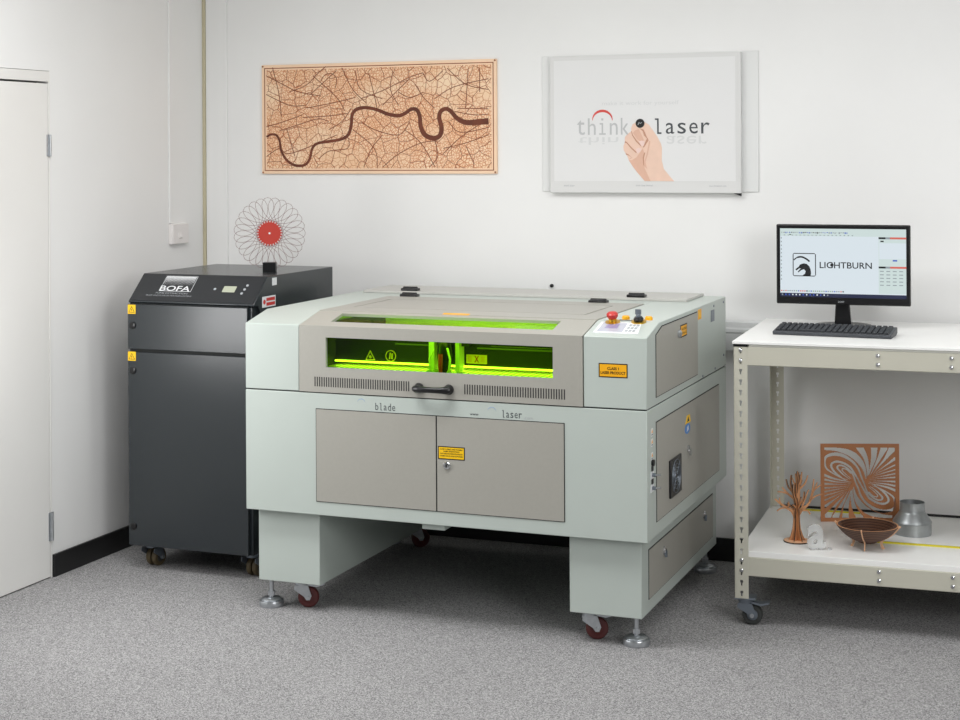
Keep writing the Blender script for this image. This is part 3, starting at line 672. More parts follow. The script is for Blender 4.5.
roads = [[(60, 130), (130, 165), (185, 190), (270, 205)], [(85, 100), (110, 200), (118, 280)], [(150, 190), (215, 165), (260, 120), (290, 95)], [(230, 200), (330, 110)], [(215, 250), (310, 232), (400, 210)], [(270, 150), (285, 128), (310, 122), (330, 140), (325, 175)], [(60, 320), (130, 300), (200, 275)], [(200, 285), (290, 280), (370, 270)], [(110, 335), (190, 310), (260, 290), (300, 300)], [(140, 330), (170, 430)], [(60, 430), (110, 400), (140, 420), (210, 400), (330, 350)], [(300, 330), (350, 300), (385, 250)], [(420, 215), (500, 185), (600, 135), (648, 118)], [(500, 240), (560, 180), (600, 140)], [(648, 118), (672, 150), (720, 110)], [(690, 215), (760, 170), (880, 140)], [(735, 100), (800, 160), (880, 180)], [(620, 160), (650, 210), (690, 250)], [(560, 190), (600, 210), (650, 190)], [(450, 120), (470, 200), (480, 250)], [(540, 110), (530, 180), (560, 240)], [(770, 250), (880, 252)], [(760, 262), (830, 275), (880, 272)], [(720, 420), (780, 360), (850, 310)], [(720, 400), (800, 380), (880, 350)], [(690, 370), (700, 430), (670, 470)], [(500, 470), (560, 420), (640, 380), (700, 372)], [(390, 330), (470, 400), (480, 470)], [(420, 300), (470, 330), (560, 350), (600, 300)], [(580, 330), (640, 380), (690, 470)], [(430, 470), (460, 400), (500, 350)], [(800, 390), (830, 460)], [(740, 300), (780, 340), (880, 322)], [(350, 100), (390, 180), (440, 230)], [(400, 110), (420, 180), (500, 215)], [(810, 100), (800, 250)], [(850, 100), (850, 190)], [(240, 130), (330, 210), (360, 260)], [(260, 440), (300, 410), (370, 400), (374, 360)], [(60, 200), (150, 240), (210, 240)]]
rm = MB()
for r_ in roads: rm.ribbon((0, BW-.0125, 0), X_, Z_, NF, smooth_path([MU(p) for p in r_], 4), .0032, .0005, 'burn_line')
rm.build('main_roads', mp, smooth=False)
bd = MB(); 
for x0, x1, z0, z1 in ((mx0+.013, mx1-.012, mz1-.016, mz1-.0125), (mx0+.013, mx1-.012, mz0+.0125, mz0+.016), (mx0+.013, mx0+.0165, mz0+.0125, mz1-.0125), (mx1-.0155, mx1-.012, mz0+.0125, mz1-.0125)): bd.box(x0, x1, BW-.0128, BW-.012, z0, z1, 'burn_mid')
bd.build('border_line', mp, smooth=False)
for x in (mx0+.006, mx1-.006):
    for z in (mz0+.006, mz1-.006): MB().cyl((x, BW-.012, z), (x, BW-.0145, z), .0035, 'burn_mid', seg=10).build('screw', mp)

# ------------------------------------------------------------------ poster
px0, px1, pz0, pz1 = -2.023, -1.266, 1.393, 1.926
PY = BW-.030
po = thing('framed_poster', 'pale framed poster of a printed hand holding a pen up to lettering', 'poster', (-1.645, BW, 1.393))
MB().box(-2.063, -1.205, BW-.006, BW, 1.398, 1.93, 'back_sheet').build('backing_sheet', po, bevel=.001)
MB().box(px0, px1, PY, BW-.006, pz0, pz1, 'frame_clear').build('frame', po, bevel=.002)
def PU(p):                                               # crop units of the poster (4x, origin 530,40)
    x, y = p; u = (x-78)/772; u += .042*u*(1-u)*(1 if 0 < u < 1 else 0); top = 65-u*20; bot = 612+u*3
    return (px0+u*(px1-px0), pz1-(y-top)/(bot-top)*(pz1-pz0))
def ppoly(mb, P, m, lift, th=.0004): mb.slab((0, PY-lift, 0), X_, Z_, NF, [PU(p) for p in P], th, m)
s = MB(); ppoly(s, [(95, 82), (828, 64), (828, 566), (95, 566)], 'poster_paper', 0, .0006)
ppoly(s, [(80, 568), (848, 570), (848, 613), (80, 611)], 'poster_strip', 0, .0006); s.build('print_sheet', po, smooth=False)
s = MB(); yy = PY-.0007
def ptext(txt, x0, y0, x1, y1, m, **k):
    a = PU((x0, y1)); b = PU((x1, y0)); s.text(txt, (a[0], yy, a[1]), X_, Z_, NF, b[0]-a[0], b[1]-a[1], m, **k); return s
def pmono(word, x0, pitch, ybase, xh, m):
    a = PU((x0, ybase)); b = PU((x0+pitch, ybase)); c = PU((x0, ybase-xh)); mono(s, word, a[0], b[0]-a[0], a[1], c[1]-a[1], m, yy)
for word, x0, pitch, yb, xh, mt in (('think', 188, 44, 380, 47, 'pale_text'), ('laser', 500, 47, 376, 44, 'dark_text')):
    s = MB(); pmono(word, x0, pitch, yb, xh, mt); s.build('lettering', po, smooth=False)
for word, x0, y0, x1, y1, mt, fl in (('thin', 192, 388, 355, 420, 'faint_text', True), ('aser', 550, 382, 712, 416, 'faint_text', True), ('make it work for yourself', 290, 240, 600, 266, 'faint_text', False),
                                     ('think laser', 134, 580, 178, 587, 'mid_text', False), ('think laser limited', 425, 580, 492, 586, 'mid_text', False), ('www.thinklaser.com', 720, 582, 790, 588, 'mid_text', False)):
    s = MB(); ptext(word, x0, y0, x1, y1, mt, flip=fl); s.build('lettering', po, smooth=False)
s = MB(); ac = [PU((291+40*math.cos(math.radians(a)), 320-37*math.sin(math.radians(a)))) for a in range(-2, 183, 8)]
s.ribbon((0, yy, 0), X_, Z_, NF, ac, [.0018+.008*math.sin(PI*k/(len(ac)-1)) for k in range(len(ac))], .0004, 'poster_red'); s.build('red_arc', po, smooth=False)
def HU(p): return (340+p[0]/11.617*4, 320+p[1]/11.617*4)   # hand close-up units to poster crop units
s = MB(); hp = lambda P, m, l: ppoly(s, [HU(p) for p in P], m, l)
hp([(245, 30), (210, 50), (195, 95), (195, 130), (150, 165), (120, 200), (118, 265), (102, 305), (105, 350), (125, 385), (150, 425), (165, 470), (220, 555), (270, 620), (350, 712), (697, 716), (640, 650), (575, 570), (552, 470), (555, 330), (545, 280), (500, 190), (450, 120), (400, 50), (345, 20)], 'skin_a', .0007)
hp([(165, 470), (220, 555), (270, 620), (350, 712), (420, 714), (350, 560), (335, 490), (345, 380), (330, 330), (290, 390), (250, 440), (200, 470)], 'skin_b', .0011)
hp([(375, 400), (350, 480), (345, 540), (380, 570), (360, 490), (390, 400), (420, 250), (405, 240)], 'skin_b', .0012)
hp([(195, 130), (205, 180), (250, 250), (310, 310), (318, 300), (262, 240), (215, 175), (203, 130)], 'skin_c', .0015)
hp([(118, 265), (140, 270), (190, 330), (250, 385), (262, 378), (200, 320), (150, 262), (125, 245)], 'skin_c', .0015)
hp([(125, 385), (160, 400), (205, 440), (165, 462), (200, 436), (160, 412), (135, 405)], 'skin_c', .0015)
hp([(290, 95), (330, 130), (345, 180), (380, 215), (330, 320), (345, 320), (400, 235), (375, 190), (360, 150), (340, 110)], 'skin_c', .0015)
hp([(345, 380), (330, 440), (335, 520), (345, 540), (345, 440), (360, 380)], 'skin_c', .0015)
hp([(285, 250), (315, 240), (350, 245), (352, 275), (335, 310), (310, 300)], 'skin_nail', .0017)
hp([(250, 340), (280, 322), (318, 335), (300, 370), (275, 390), (258, 375)], 'skin_nail', .0017)
hp([(215, 150), (240, 120), (285, 105), (330, 200), (345, 240), (300, 250), (260, 220)], 'skin_b', .0013)
s.build('printed_hand', po, smooth=False)
s = MB(); pc_ = PU(HU((300, 38))); s.cyl((pc_[0], PY-.0018, pc_[1]), (pc_[0], PY-.0024, pc_[1]), .0175, 'black_ink', seg=28)
s.ribbon((0, PY-.0024, 0), X_, Z_, NF, [(pc_[0]-.008, pc_[1]-.006), (pc_[0]-.004, pc_[1]+.004), (pc_[0]+.001, pc_[1]-.001), (pc_[0]+.007, pc_[1]+.003)], .003, .0004, 'mid_text'); s.build('pen_end', po, smooth=False)
MB().prism([(px1-.03, pz0), (px1-.001, pz0), (px1-.001, pz0-.011), (px1-.008, pz0-.008)], 'y', PY+.002, PY+.012, 'black_matte').build('corner_clip', po, smooth=False)

# ------------------------------------------------------------------ shelving bench (own frame, turned slightly)
RA = math.radians(2.6); RO = Vector((-1.129, 5.15, 0)); RL, RD = 1.22, .70; RT, RSH = .931, .246
rk = thing('shelving_bench', 'cream metal two-tier shelving bench on casters with white boards', 'shelving', tuple(RO), RA, local=True)
def RW_(x, y, z): return tuple(RO+Matrix.Rotation(RA, 3, 'Z') @ Vector((x, y, 0))+Vector((0, 0, z)))
PW = .045
def post(x, y, fy, fx):
    # L-section upright with a row of keyhole slots in both flanges; fy, fx: direction of the side flanges
    m = MB(); z0, z1 = .091, .914; pit = .0345; t_ = .002
    def flange(along):
        W = lambda a, b, c, d_: (m.box(min(x+fx*a, x+fx*b), max(x+fx*a, x+fx*b), min(y, y+fy*t_), max(y, y+fy*t_), c, d_, 'shelf_paint') if along == 'x'
                                 else m.box(min(x, x+fx*t_), max(x, x+fx*t_), min(y+fy*a, y+fy*b), max(y+fy*a, y+fy*b), c, d_, 'shelf_paint'))
        W(0, .0175, z0, z1); W(.0275, PW, z0, z1)
        z = z0
        for k in range(24):
            c = z0+.016+k*pit
            if c > z1-.01: break
            W(.0175, .0275, z, c-.009); z = c+.009
            W(.0175, .020, c-.009, c+.001); W(.025, .0275, c-.009, c+.001)
        W(.0175, .0275, z, z1)
    flange('x'); flange('y')
    o = m.build('post', rk, smooth=False, rel=False)
    cp_ = MB(); xs = sorted((x-fx*.001, x+fx*(PW+.001))); ys = sorted((y-fy*.001, y+fy*(PW+.001))); cp_.box(xs[0], xs[1], ys[0], ys[1], .913, .921, 'black_plastic'); cp_.build('end_cap', o, rel=False)
    if fy > 0 and x < .5:
        for z in (.902, .868, .217, .183): MB().lathe([(.006, 0), (.0055, .003), (.003, .0045), (0, .005)], (x+fx*.0225, y, z), 'chrome', axis=NF, seg=12).build('rivet', o, rel=False)
    return o
post(0, 0, 1, 1); post(RL, 0, 1, -1); post(.019, RD, -1, 1); post(RL-.019, RD, -1, -1)
def beam(x0, x1, y0, y1, z0, z1, bolts=()):
    m = MB(); m.box(x0, x1, y0, y1, z0, z1, 'shelf_paint'); o = m.build('beam', rk, bevel=.0025, rel=False)
    for bx in bolts:
        for k in (.24, .70):
            MB().lathe([(.007, 0), (.006, .004), (.003, .0055), (0, .006)], (bx, y0, z0+(z1-z0)*(1-k)), 'chrome', axis=NF, seg=14).build('bolt', o, rel=False)
for zt in (.914, .227):
    zb = zt-.062
    beam(PW-.004, RL-PW+.004, .001, .018, zb, zt, (.459, .684)); beam(PW-.004, RL-PW+.004, RD-.018, RD-.001, zb, zt)
    beam(.003, .02, .018, RD-.018, zb, zt); beam(RL-.02, RL-.003, .018, RD-.018, zb, zt)
MB().box(-.004, RL+.004, -.004, RD+.035, .9215, RT, 'melamine').box(PW+.004, RL-PW-.004, .0005, RD+.03, .914, .9215, 'board_edge').build('top_board', rk, bevel=.0012, rel=False)
lb = MB().box(PW*.2+.004, RL-.014, .004, RD-.006, .227, RSH, 'melamine').build('shelf_board', rk, bevel=.0012, rel=False)
MB().box(.05, RL-.05, RD-.006, RD-.002, .227, RSH+.008, 'black_matte').build('rear_trim', lb, rel=False)
class _L: pass
for x, y, r_ in ((.03, .035, .2), (RL-.03, .035, .2), (.03, RD-.035, .2), (RL-.03, RD-.035, .2)):
    caster('caster', rk, x, y, .091, .033, 'rubber', 'grey_zinc', 'grey_zinc', r_-.15, wid=.026)

# yellow strips on the lower shelf
def wbox(mb, x0, x1, y0, y1, z0, z1, m):                  # box in the bench frame, written in room coordinates
    mb.hexa([RW_(*p) for p in ((x0, y0, z0), (x1, y0, z0), (x1, y1, z0), (x0, y1, z0), (x0, y0, z1), (x1, y0, z1), (x1, y1, z1), (x0, y1, z1))], m); return mb
o_ = RW_(.40, .247, RSH)
tag(wbox(MB(), .40, 1.15, .243, .252, RSH, RSH+.005, 'yellow_rule').build('yellow_rule', origin=o_), 'long yellow rule lying on the lower shelf behind the wooden bowl', 'rule')
o_ = RW_(.10, .66, RSH)
tag(wbox(MB(), .10, .34, .655, .664, RSH, RSH+.005, 'yellow_rule').build('yellow_strip', origin=o_), 'yellow strip along the rear edge of the lower shelf behind the tree', 'strip')

# ------------------------------------------------------------------ monitor and keyboard
mn = thing('computer_monitor', 'black widescreen monitor showing dragon logo and lettering on the bench top', 'monitor', RW_(.296, .50, RT), RA, local=True)
sw_, z0, z1 = .460, 1.011-RT, 1.292-RT; x0 = -.226
MB().box(x0, x0+sw_, -.012, .012, z0, z1, 'black_plastic').prism([(x0+.05, z0+.04), (x0+sw_-.05, z0+.04), (x0+sw_-.05, z1-.05), (x0+.05, z1-.05)], 'y', .012, .035, 'black_plastic').build('housing', mn, bevel=.004)
sx0, sx1, sz0, sz1 = x0+.0135, x0+sw_-.014, z0+.0255, z1-.0145
s = MB(); yy = -.0122
def sb(a0, a1, b0, b1, m, l=.0004): s.box(sx0+(sx1-sx0)*a0, sx0+(sx1-sx0)*a1, yy-l, yy, sz1-(sz1-sz0)*b1, sz1-(sz1-sz0)*b0, m)
sb(0, 1, 0, 1, 'screen_white', .0002); sb(0, 1, 0, .11, 'screen_panel'); sb(.785, 1, .10, .93, 'screen_panel', .0003)
sb(0, 1, .945, 1, 'screen_navy')
rr = random.Random(3)
for k in range(34): 
    a = .012+k*.0158; sb(a, a+rr.uniform(.004, .011), .05, .05+rr.uniform(.012, .024), rr.choice(['screen_grey', 'screen_dark', 'screen_grey', 'screen_blue']), .0006)
for k in range(18): a = .03+k*.032; sb(a, a+.012, .092, .102, 'screen_grey', .0006)
sb(.075, .09, .083, .094, 'screen_dark', .0007)
for k in range(12): b_ = .13+k*.055; sb(.006, .013, b_, b_+.02, 'screen_grey', .0006)
for k in range(30): a = .006+k*.017; sb(a, a+.011, .905, .922, rr.choice(['screen_grey', 'screen_dark', 'screen_green', 'screen_blue', 'screen_grey', 'screen_red']), .0006)
for k in range(14): a = .012+k*.028; sb(a, a+.01, .958, .978, rr.choice(['screen_grey', 'screen_white', 'screen_blue']), .0006)
for b_ in (.115, .537):
    for k in range(12): sb(.785+k*.018, .785+(k+1)*.018, b_, b_+.028, 'screen_dark' if k < 3 else ('screen_grey' if k < 5 else 'screen_red'), .0006)
sb(.80, .825, .165, .185, 'screen_dark', .0006); sb(.895, .93, .44, .462, 'screen_blue', .0006); sb(.79, 1, .20, .43, 'screen_white', .0005)
for r_ in range(5):
    for k in range(4): sb(.795+k*.05, .825+k*.05, .60+r_*.05, .612+r_*.05, 'screen_grey', .0006)
# dragon-head logo in a rounded square
def SP(p): return (sx0+(sx1-sx0)*p[0], sz1-(sz1-sz0)*p[1])
LG = lambda u, v: SP((.105+.180*u, .362+.335*v))
def lpoly(P, l=.0006): s.slab((0, yy-l, 0), X_, Z_, NF, [LG(*p) for p in P], .0002, 'screen_dark')
def lrib(P, w): s.ribbon((0, yy-.0006, 0), X_, Z_, NF, [LG(*p) for p in P], w, .0002, 'screen_dark')
lrib([(0, .06), (.03, .01), (.95, .01), (1, .05), (1, .94), (.95, .99), (.04, .99), (0, .95), (0, .06)], .0030)
lrib(smooth_path([(.03, .30), (.18, .19), (.38, .16), (.58, .24), (.74, .36)], 4), [.004]*5+[.006]*5+[.006]*6+[.0035])
lpoly([(.40, .98), (.52, .90), (.56, .78), (.48, .70), (.36, .74), (.24, .84), (.20, .82), (.34, .66), (.28, .66), (.14, .76), (.10, .70), (.26, .58), (.30, .50), (.40, .46), (.48, .44), (.60, .46), (.72, .56), (.78, .70), (.80, .86), (.78, .98)])
a = SP((.318, .563)); b_ = SP((.732, .463))
s.text('LIGHTBURN', (a[0], yy-.0004, a[1]-.003), X_, Z_, NF, b_[0]-a[0], (b_[1]-a[1])*.92, 'screen_dark', bold=.012)
lx, lz = SP((.416, .528)); s.cyl((lx, yy-.0004, lz), (lx, yy-.0007, lz), .006, 'screen_dark', seg=14)
s.build('screen', mn, smooth=False)
s = MB(); s.text('acer', (-.012, -.0122, z0+.008), X_, Z_, NF, .022, .006, 'mid_text'); s.build('brand_lettering', mn, smooth=False)
m = MB(); m.prism([(-.028, 0.006), (.030, 0.006), (.022, z0+.03), (-.022, z0+.03)], 'y', .012, .034, 'black_plastic'); m.build('stand_neck', mn, bevel=.003)
MB().lathe([(0, 0), (.098, 0), (.10, .003), (.098, .007), (.03, .010), (0, .010)], (0, .03, 0), 'black_plastic', seg=40).build('stand_base', mn)

KW, KD = .393, .135
kb = thing('keyboard', 'dark grey computer keyboard lying in front of the monitor', 'keyboard', (-1.044, 5.370, RT), math.radians(-2.0), local=True)
MB().prism([(0, .003), (.004, .0), (KD-.03, .0), (KD, .006), (KD, .026), (KD-.02, .026), (0, .012)], 'x', 0, KW, 'key_grey').box(.03, .05, KD-.03, KD-.015, 0, .006, 'soft_black').box(KW-.05, KW-.03, KD-.03, KD-.015, 0, .006, 'soft_black').build('case', kb, bevel=.002)
kslope = math.atan2(.014, KD-.02)
kp0 = None
for r_ in range(6):
    yk = .010+r_*.0185; n = 20 if r_ else 14; zk = .012+.0125*yk/(KD-.02)*1.08
    xk = .008
    for c_ in range(20):
        w = .016
        if r_ == 0 and 4 <= c_ <= 8:
            if c_ != 4: xk += .0189; continue
            w = .016+.0189*4
        if c_ in (15,): xk += .0
        key = None
        if w < .02 and kp0 is not None: key = kp0.copy(); COL.objects.link(key)
        else:
            kk = MB(); kk.hexa([(0, 0, 0), (w, 0, 0), (w, .0155, 0), (0, .0155, 0), (.0015, .0015, .006), (w-.0015, .0015, .006), (w-.0015, .014, .006), (.0015, .014, .006)], 'soft_black')
            key = kk.build('key', kb, smooth=False)
            if w < .02: kp0 = key
        key.parent = kb; key.location = (xk, yk, zk); key.rotation_euler = (kslope, 0, 0)
        xk += .0189

# ------------------------------------------------------------------ things on the lower shelf
SZ = RSH
# laser-cut tree: three slotted silhouettes on a round base
tx, ty = -.960, 5.34
tr = thing('wooden_tree_ornament', 'small plywood tree ornament with bare spreading branches on the lower shelf', 'ornament', (tx, ty, SZ))
MB().lathe([(0, 0), (.044, 0), (.044, .004), (0, .004)], (tx, ty, SZ), 'char', seg=36).lathe([(0, .004), (.043, .004), (.043, .0046), (0, .0046)], (tx, ty, SZ), 'wood_pale', seg=36).build('round_base', tr)
TK = .00046
def silhouette(ang, branches, mirror=1):
    u = Vector((math.cos(ang), math.sin(ang), 0)); n = Vector((-math.sin(ang), math.cos(ang), 0)); o = Vector((tx, ty, SZ+.0046))-n*.0015
    m = MB(); q = lambda p: (mirror*(p[0]-225)*TK, (592-p[1])*TK)
    m.ribbon(o, u, Z_, n, [q(p) for p in ((225, 592), (224, 560), (223, 510), (223, 460), (224, 420), (226, 380), (230, 330), (236, 280), (240, 225), (240, 180))], [.056, .042, .028, .023, .022, .022, .017, .013, .009, .004], .003, 'wood_mid', 'char')
    for P, w0, w1 in branches:
        w0 *= 1.12; w1 *= 1.15; Q = smooth_path([q(p) for p in P], 4); k_ = len(Q)-1
        m.ribbon(o, u, Z_, n, Q, [w0+(w1-w0)*k/k_ for k in range(k_+1)], .003, 'wood_mid', 'char')
    return m.build('branch_silhouette', tr, smooth=False)
BR_A = [([(215, 430), (192, 383), (150, 355), (105, 325), (66, 292)], .011, .004), ([(112, 330), (102, 308), (100, 284)], .005, .003), ([(150, 356), (110, 362), (82, 380)], .005, .003), ([(155, 358), (168, 335), (166, 312)], .005, .003),
        ([(226, 345), (206, 292), (162, 256), (118, 208)], .009, .004), ([(165, 258), (125, 244), (86, 240)], .005, .003), ([(240, 225), (285, 180), (306, 122)], .007, .003), ([(238, 215), (212, 188), (192, 140)], .006, .003), ([(241, 200), (258, 150), (263, 98)], .005, .003),
        ([(235, 410), (262, 372), (302, 338), (328, 296), (350, 232), (406, 188)], .010, .003), ([(318, 312), (338, 240), (350, 148)], .006, .003), ([(346, 240), (362, 205), (374, 172)], .005, .003), ([(326, 300), (365, 272), (412, 258)], .005, .003), ([(255, 378), (282, 300), (312, 226)], .006, .003), ([(262, 376), (302, 378), (322, 404)], .005, .004)]
BR_B = [([(230, 370), (200, 300), (178, 215), (150, 130)], .010, .005), ([(185, 240), (150, 215), (108, 176)], .006, .004), ([(178, 215), (190, 160), (180, 108)], .007, .005), ([(236, 300), (212, 180), (212, 95)], .010, .008), ([(230, 350), (262, 290), (298, 230), (300, 172)], .008, .005), ([(222, 410), (252, 350), (320, 318)], .008, .004), ([(220, 400), (180, 340), (130, 300)], .008, .004)]
BR_C = [([(230, 360), (262, 270), (290, 190), (282, 130)], .009, .005), ([(228, 390), (190, 330), (150, 280), (140, 225)], .008, .004), ([(236, 280), (222, 200), (232, 110)], .008, .006), ([(270, 250), (320, 220), (340, 170)], .006, .004), ([(222, 420), (262, 372), (330, 345)], .008, .004)]
silhouette(.36, BR_A); silhouette(.36+PI/3, BR_B, -1); silhouette(.36+2*PI/3, BR_C)

# clear letter
lt = thing('acrylic_letter', 'clear acrylic lower-case letter a with a dot standing beside the tree', 'letter', (-.883, 5.26, SZ), .3, local=True)
def letter_mesh(ch, w, h, th):
    cu = bpy.data.curves.new('t', 'FONT'); cu.body = ch; cu.extrude = .08; cu.offset = .022; cu.bevel_depth = .01; cu.resolution_u = 6
    ob = bpy.data.objects.new('t', cu); COL.objects.link(ob); dg = bpy.context.evaluated_depsgraph_get(); dg.update()
    me = bpy.data.meshes.new_from_object(ob.evaluated_get(dg)); bpy.data.objects.remove(ob); bpy.data.curves.remove(cu)
    xs = [v.co.x for v in me.vertices]; ys = [v.co.y for v in me.vertices]; zs_ = [v.co.z for v in me.vertices]
    for v in me.vertices:
        a = (v.co.x-min(xs))/(max(xs)-min(xs))*w; b = (v.co.y-min(ys))/(max(ys)-min(ys))*h; c = (v.co.z-min(zs_))/(max(zs_)-min(zs_))*th
        v.co = (a-w/2, -c, b)
    me.update(); me.materials.clear(); me.materials.append(MATS['clear_acrylic']); return me
lm = letter_mesh('a', .060, .082, .014); lo = bpy.data.objects.new('letter_body', lm); COL.objects.link(lo); lo.parent = lt
MB().box(.038, .050, -.012, 0, 0, .006, 'clear_acrylic').build('full_stop', lt, bevel=.001)

# fretwork panel: swirl of tapering openings cut right through
fp = thing('fretwork_panel', 'square orange plywood panel cut with swirling tapering openings', 'wall art', (-.803, 5.70, SZ), math.radians(19), local=True)
HO = []
def H(*pts): HO.append(pts); HO.append(tuple((710-x, 710-y, w) for x, y, w in pts))
S1 = [(270, 325, 4), (220, 290, 8), (185, 255, 12), (163, 225, 14), (182, 206, 12), (222, 214, 12), (265, 245, 12), (297, 285, 11), (316, 340, 11), (340, 400, 12), (365, 470, 13), (410, 530, 16), (480, 580, 22), (550, 600, 24), (618, 590, 20), (650, 560, 16), (648, 500, 12), (630, 470, 12), (590, 440, 10), (530, 405, 7), (455, 378, 4)]
H(*S1)
S3 = [(240, 340, 4), (190, 304, 10), (140, 262, 14), (113, 215, 15), (124, 186, 15), (165, 174, 15), (225, 190, 15), (275, 224, 15), (308, 272, 13), (335, 318, 12), (355, 355, 12)]
HO.append(tuple(S3)+tuple((710-x, 710-y, w) for x, y, w in reversed(S3[:-1])))
H((58, 64, 16), (150, 68, 22), (240, 88, 36), (310, 125, 42), (365, 185, 36), (396, 250, 20), (408, 320, 5))
H((280, 320, 4), (235, 280, 7), (206, 250, 8), (212, 234, 8), (246, 244, 8), (278, 276, 6))
for F in ([(56, 290, 18), (120, 315, 14), (200, 335, 9), (285, 350, 3)], [(56, 328, 14), (150, 347, 9), (285, 360, 3)], [(56, 365, 14), (150, 370, 8), (280, 370, 3)], [(56, 402, 11), (150, 395, 7), (275, 382, 3)], [(56, 434, 11), (150, 415, 7), (270, 393, 3)], [(56, 468, 10), (150, 440, 7), (255, 408, 3)], [(56, 508, 12), (140, 468, 7), (235, 425, 3)], [(60, 560, 22), (130, 508, 10), (225, 438, 3)],
          [(85, 640, 44), (140, 560, 18), (215, 470, 6), (245, 425, 3)], [(150, 650, 44), (190, 565, 24), (235, 480, 10), (265, 420, 3)], [(232, 656, 44), (238, 565, 34), (262, 480, 16), (280, 420, 4)], [(355, 660, 46), (308, 575, 30), (288, 480, 18), (290, 410, 4)]): H(*F)
def hole_segments():
    segs = []
    for P in HO:
        Q = smooth_path([(x, y) for x, y, w in P], 5); W = []
        for i in range(len(P)-1): W += [P[i][2]+(P[i+1][2]-P[i][2])*k/5 for k in range(5)]
        W.append(P[-1][2]); segs.append((Q, W))
    return segs
NG = 210; PS = .274
grid = [[True]*NG for _ in range(NG)]
for Q, W in hole_segments():
    for i in range(len(Q)-1):
        for k in range(4):
            t_ = k/4; cx = Q[i][0]+(Q[i+1][0]-Q[i][0])*t_; cy = Q[i][1]+(Q[i+1][1]-Q[i][1])*t_; r_ = (W[i]+(W[i+1]-W[i])*t_)*.5
            gx, gy, gr = (cx-22)/666*NG, (cy-20)/670*NG, max(r_*1.35/666*NG, .75)
            for a in range(max(0, int(gy-gr-1)), min(NG, int(gy+gr+2))):
                for b in range(max(0, int(gx-gr-1)), min(NG, int(gx+gr+2))):
                    if (a+.5-gy)**2+(b+.5-gx)**2 <= gr*gr: grid[a][b] = False
EDG = 10
m = MB()
for a in range(NG):
    row = [True if (a < EDG or a >= NG-EDG or b < EDG or b >= NG-EDG) else grid[a][b] for b in range(NG)]
    b = 0
    while b < NG:
        if row[b]:
            e = b
            while e < NG and row[e]: e += 1
            m.box((b/NG-.5)*PS, (e/NG-.5)*PS, -.002, .002, PS*(1-(a+1)/NG), PS*(1-a/NG), 'wood_orange'); b = e
        else: b += 1
m.build('cut_panel', fp, smooth=False)
for x in (-.128, .124): MB().prism([(.002, 0), (.06, 0), (.002, .10)], 'x', x, x+.004, 'wood_orange').build('rear_prop', fp)

# wooden bowl of slotted rings
bx, by = -.728, 5.335
bw = thing('slatted_wooden_bowl', 'dark brown slatted wooden bowl with pale curved ribs as feet', 'bowl', (bx, by, SZ))
m = MB(); BR = .099; zr0 = SZ+.022; BH = .052; RSP = (BR**2+BH**2)/(2*BH); cap = lambda t_: math.sqrt(max(0, 2*RSP*BH*t_-(BH*t_)**2))
for k in range(15):
    t_ = k/14; r_ = cap(.04+.96*t_); z_ = zr0+BH*t_
    m.lathe([(max(r_-.013, .0), -.0017), (r_, -.0017), (r_+.0012, .0017), (max(r_-.013, .0), .0017)], (bx, by, z_), 'bowl_ring' if k % 2 else 'bowl_brown', seg=48, closed=True)
m.lathe([(0, 0), (.03, 0), (.03, .003), (0, .003)], (bx, by, zr0-.003), 'bowl_brown', seg=32)
m.lathe([(cap(.03+.97*k/10)*.965, zr0-SZ+BH*k/10-.002) for k in range(11)], (bx, by, SZ), 'bowl_brown', seg=40)
m.build('slatted_rings', bw)
for k in range(4):
    a = -1.62+k*PI/2; u = Vector((math.cos(a), math.sin(a), 0)); n = Vector((-math.sin(a), math.cos(a), 0)); P = []; wd = []
    P += [(.052, .0), (.047, .010), (.044, .020)]; wd += [.010, .008, .009]
    for j in range(7):
        t_ = .22+.78*j/6; P.append((cap(t_)+.002, zr0-SZ+BH*t_)); wd.append(.007)
    P.append((BR+.008, zr0-SZ+BH+.005)); wd.append(.005)
    r = MB(); r.ribbon(Vector((bx, by, SZ))-n*.0015, u, Z_, n, P, wd, .003, 'wood_pale', 'wood_pale'); r.build('rib', bw, smooth=False)
MB().lathe([(BR-.004, zr0-SZ+BH), (BR+.0005, zr0-SZ+BH), (BR+.0005, zr0-SZ+BH+.002), (BR-.004, zr0-SZ+BH+.002)], (bx, by, SZ), 'wood_mid', seg=48, closed=True).build('rim_ring', bw)

# galvanised duct reducer
dx, dy = -.612, 5.585
dc = thing('duct_reducer', 'galvanised steel duct reducer standing beside the square panel', 'duct', (dx, dy, SZ))
DS = .9
def dl(P): return [(r_*DS, h_*DS) for r_, h_ in P]
MB().lathe(dl([(.069, 0), (.0705, .002), (.0705, .046), (.072, .048), (.0705, .051), (.066, .058), (.052, .078), (.047, .084), (.0455, .088), (.0455, .118), (.0465, .120), (.0445, .120), (.0435, .088), (.064, .057), (.068, .048), (.068, .002), (.069, 0)]), (dx, dy, SZ), 'galv', seg=48).build('body', dc)
MB().lathe(dl([(.0705, .043), (.0725, .045), (.0705, .047)]), (dx, dy, SZ), 'galv', seg=48).lathe(dl([(.0455, .085), (.0475, .087), (.0455, .089)]), (dx, dy, SZ), 'galv', seg=48).build('seam_ring', dc)
MB().lathe(dl([(0, .082), (.0435, .082), (.0435, .084), (0, .084)]), (dx, dy, SZ), 'black_matte', seg=40).build('inner_damper', dc)

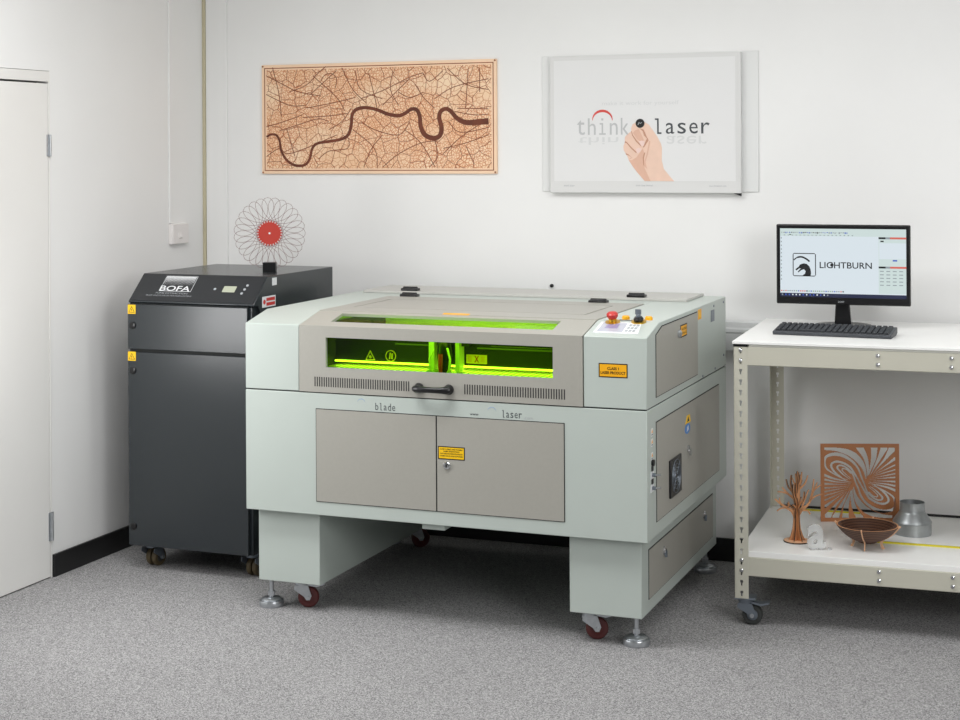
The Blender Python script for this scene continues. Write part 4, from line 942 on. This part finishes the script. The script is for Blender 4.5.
# ------------------------------------------------------------------ light
def area(name, loc, size, power, target=None, sy=None, col=(1, 1, 1)):
    L = bpy.data.lights.new(name, 'AREA'); L.energy = power; L.size = size; L.color = col
    if sy: L.shape = 'RECTANGLE'; L.size_y = sy
    o = bpy.data.objects.new(name, L); COL.objects.link(o); o.location = loc
    if target is not None: o.rotation_euler = (Vector(target)-Vector(loc)).to_track_quat('-Z', 'Y').to_euler()
    return o
LIGHTS = [('ceiling_lamp', (1.0, 3.9, 2.58), 1.6, 8.6, (1.0, 3.9, 0), .8),
          ('ceiling_lamp', (-2.35, 3.8, 2.58), 1.2, 34.5, (-2.35, 3.8, 0), .6),
          ('ceiling_lamp', (-.6, 4.4, 2.58), 2.2, 17.5, (-.6, 4.4, 0), .6),
          ('key_light', (-3.4, 4.05, .98), .6, 7.6, (-2.0, 4.95, .6), .6),
          ('fill_light', (1.4, 1.8, 1.9), 1.2, 48, (-.8, 5.5, .8), None)]
for nm, lo_, sz, pw, tg, sy_ in LIGHTS: area(nm, lo_, sz, pw, tg, sy=sy_)
area('chamber_fill', (-2.0, 4.80, .955), .75, .4, (-2.0, 5.05, .80), sy=.012, col=(1, 1, .92))  # added light without a fixture, brightens the bed behind the front window
area('chamber_fill', (-2.0, 5.02, .985), .75, 1.7, (-2.0, 5.4, .90), sy=.02, col=(1, 1, .92))  # second added light, brightens the rear lining seen through the top window
w = bpy.data.worlds.new('world'); scene.world = w; w.use_nodes = True
w.node_tree.nodes['Background'].inputs[0].default_value = (.8, .82, .85, 1); w.node_tree.nodes['Background'].inputs[1].default_value = .0

# ------------------------------------------------------------------ camera: level, shifted down, turned 21.4 degrees left
F_, YAW, ROLL = 1592.17, .37307533, .00541143
cd = bpy.data.cameras.new('camera'); cd.sensor_width = 36; cd.lens = F_/960*36; cd.shift_y = -(360-152.99)/960; cd.clip_start = .05
cam = bpy.data.objects.new('camera', cd); COL.objects.link(cam)
r = Vector((math.cos(YAW), math.sin(YAW), 0)); f = Vector((-math.sin(YAW), math.cos(YAW), 0)); d = Vector((0, 0, -1))
R = r*math.cos(ROLL)+d*math.sin(ROLL); D = -r*math.sin(ROLL)+d*math.cos(ROLL)
M = Matrix((R, -D, -f)).transposed().to_4x4(); M.translation = (0, 0, 1.55); cam.matrix_world = M
scene.camera = cam
scene.view_settings.view_transform = 'Standard'; scene.view_settings.look = 'None'; scene.view_settings.exposure = .09; scene.view_settings.gamma = 1
scene.view_settings.use_curve_mapping = False
scene.cycles.max_bounces = 10; scene.cycles.diffuse_bounces = 5; scene.cycles.transparent_max_bounces = 12
scene.cycles.use_denoising = True
for o in scene.objects:
    if '_o' in o: del o['_o']
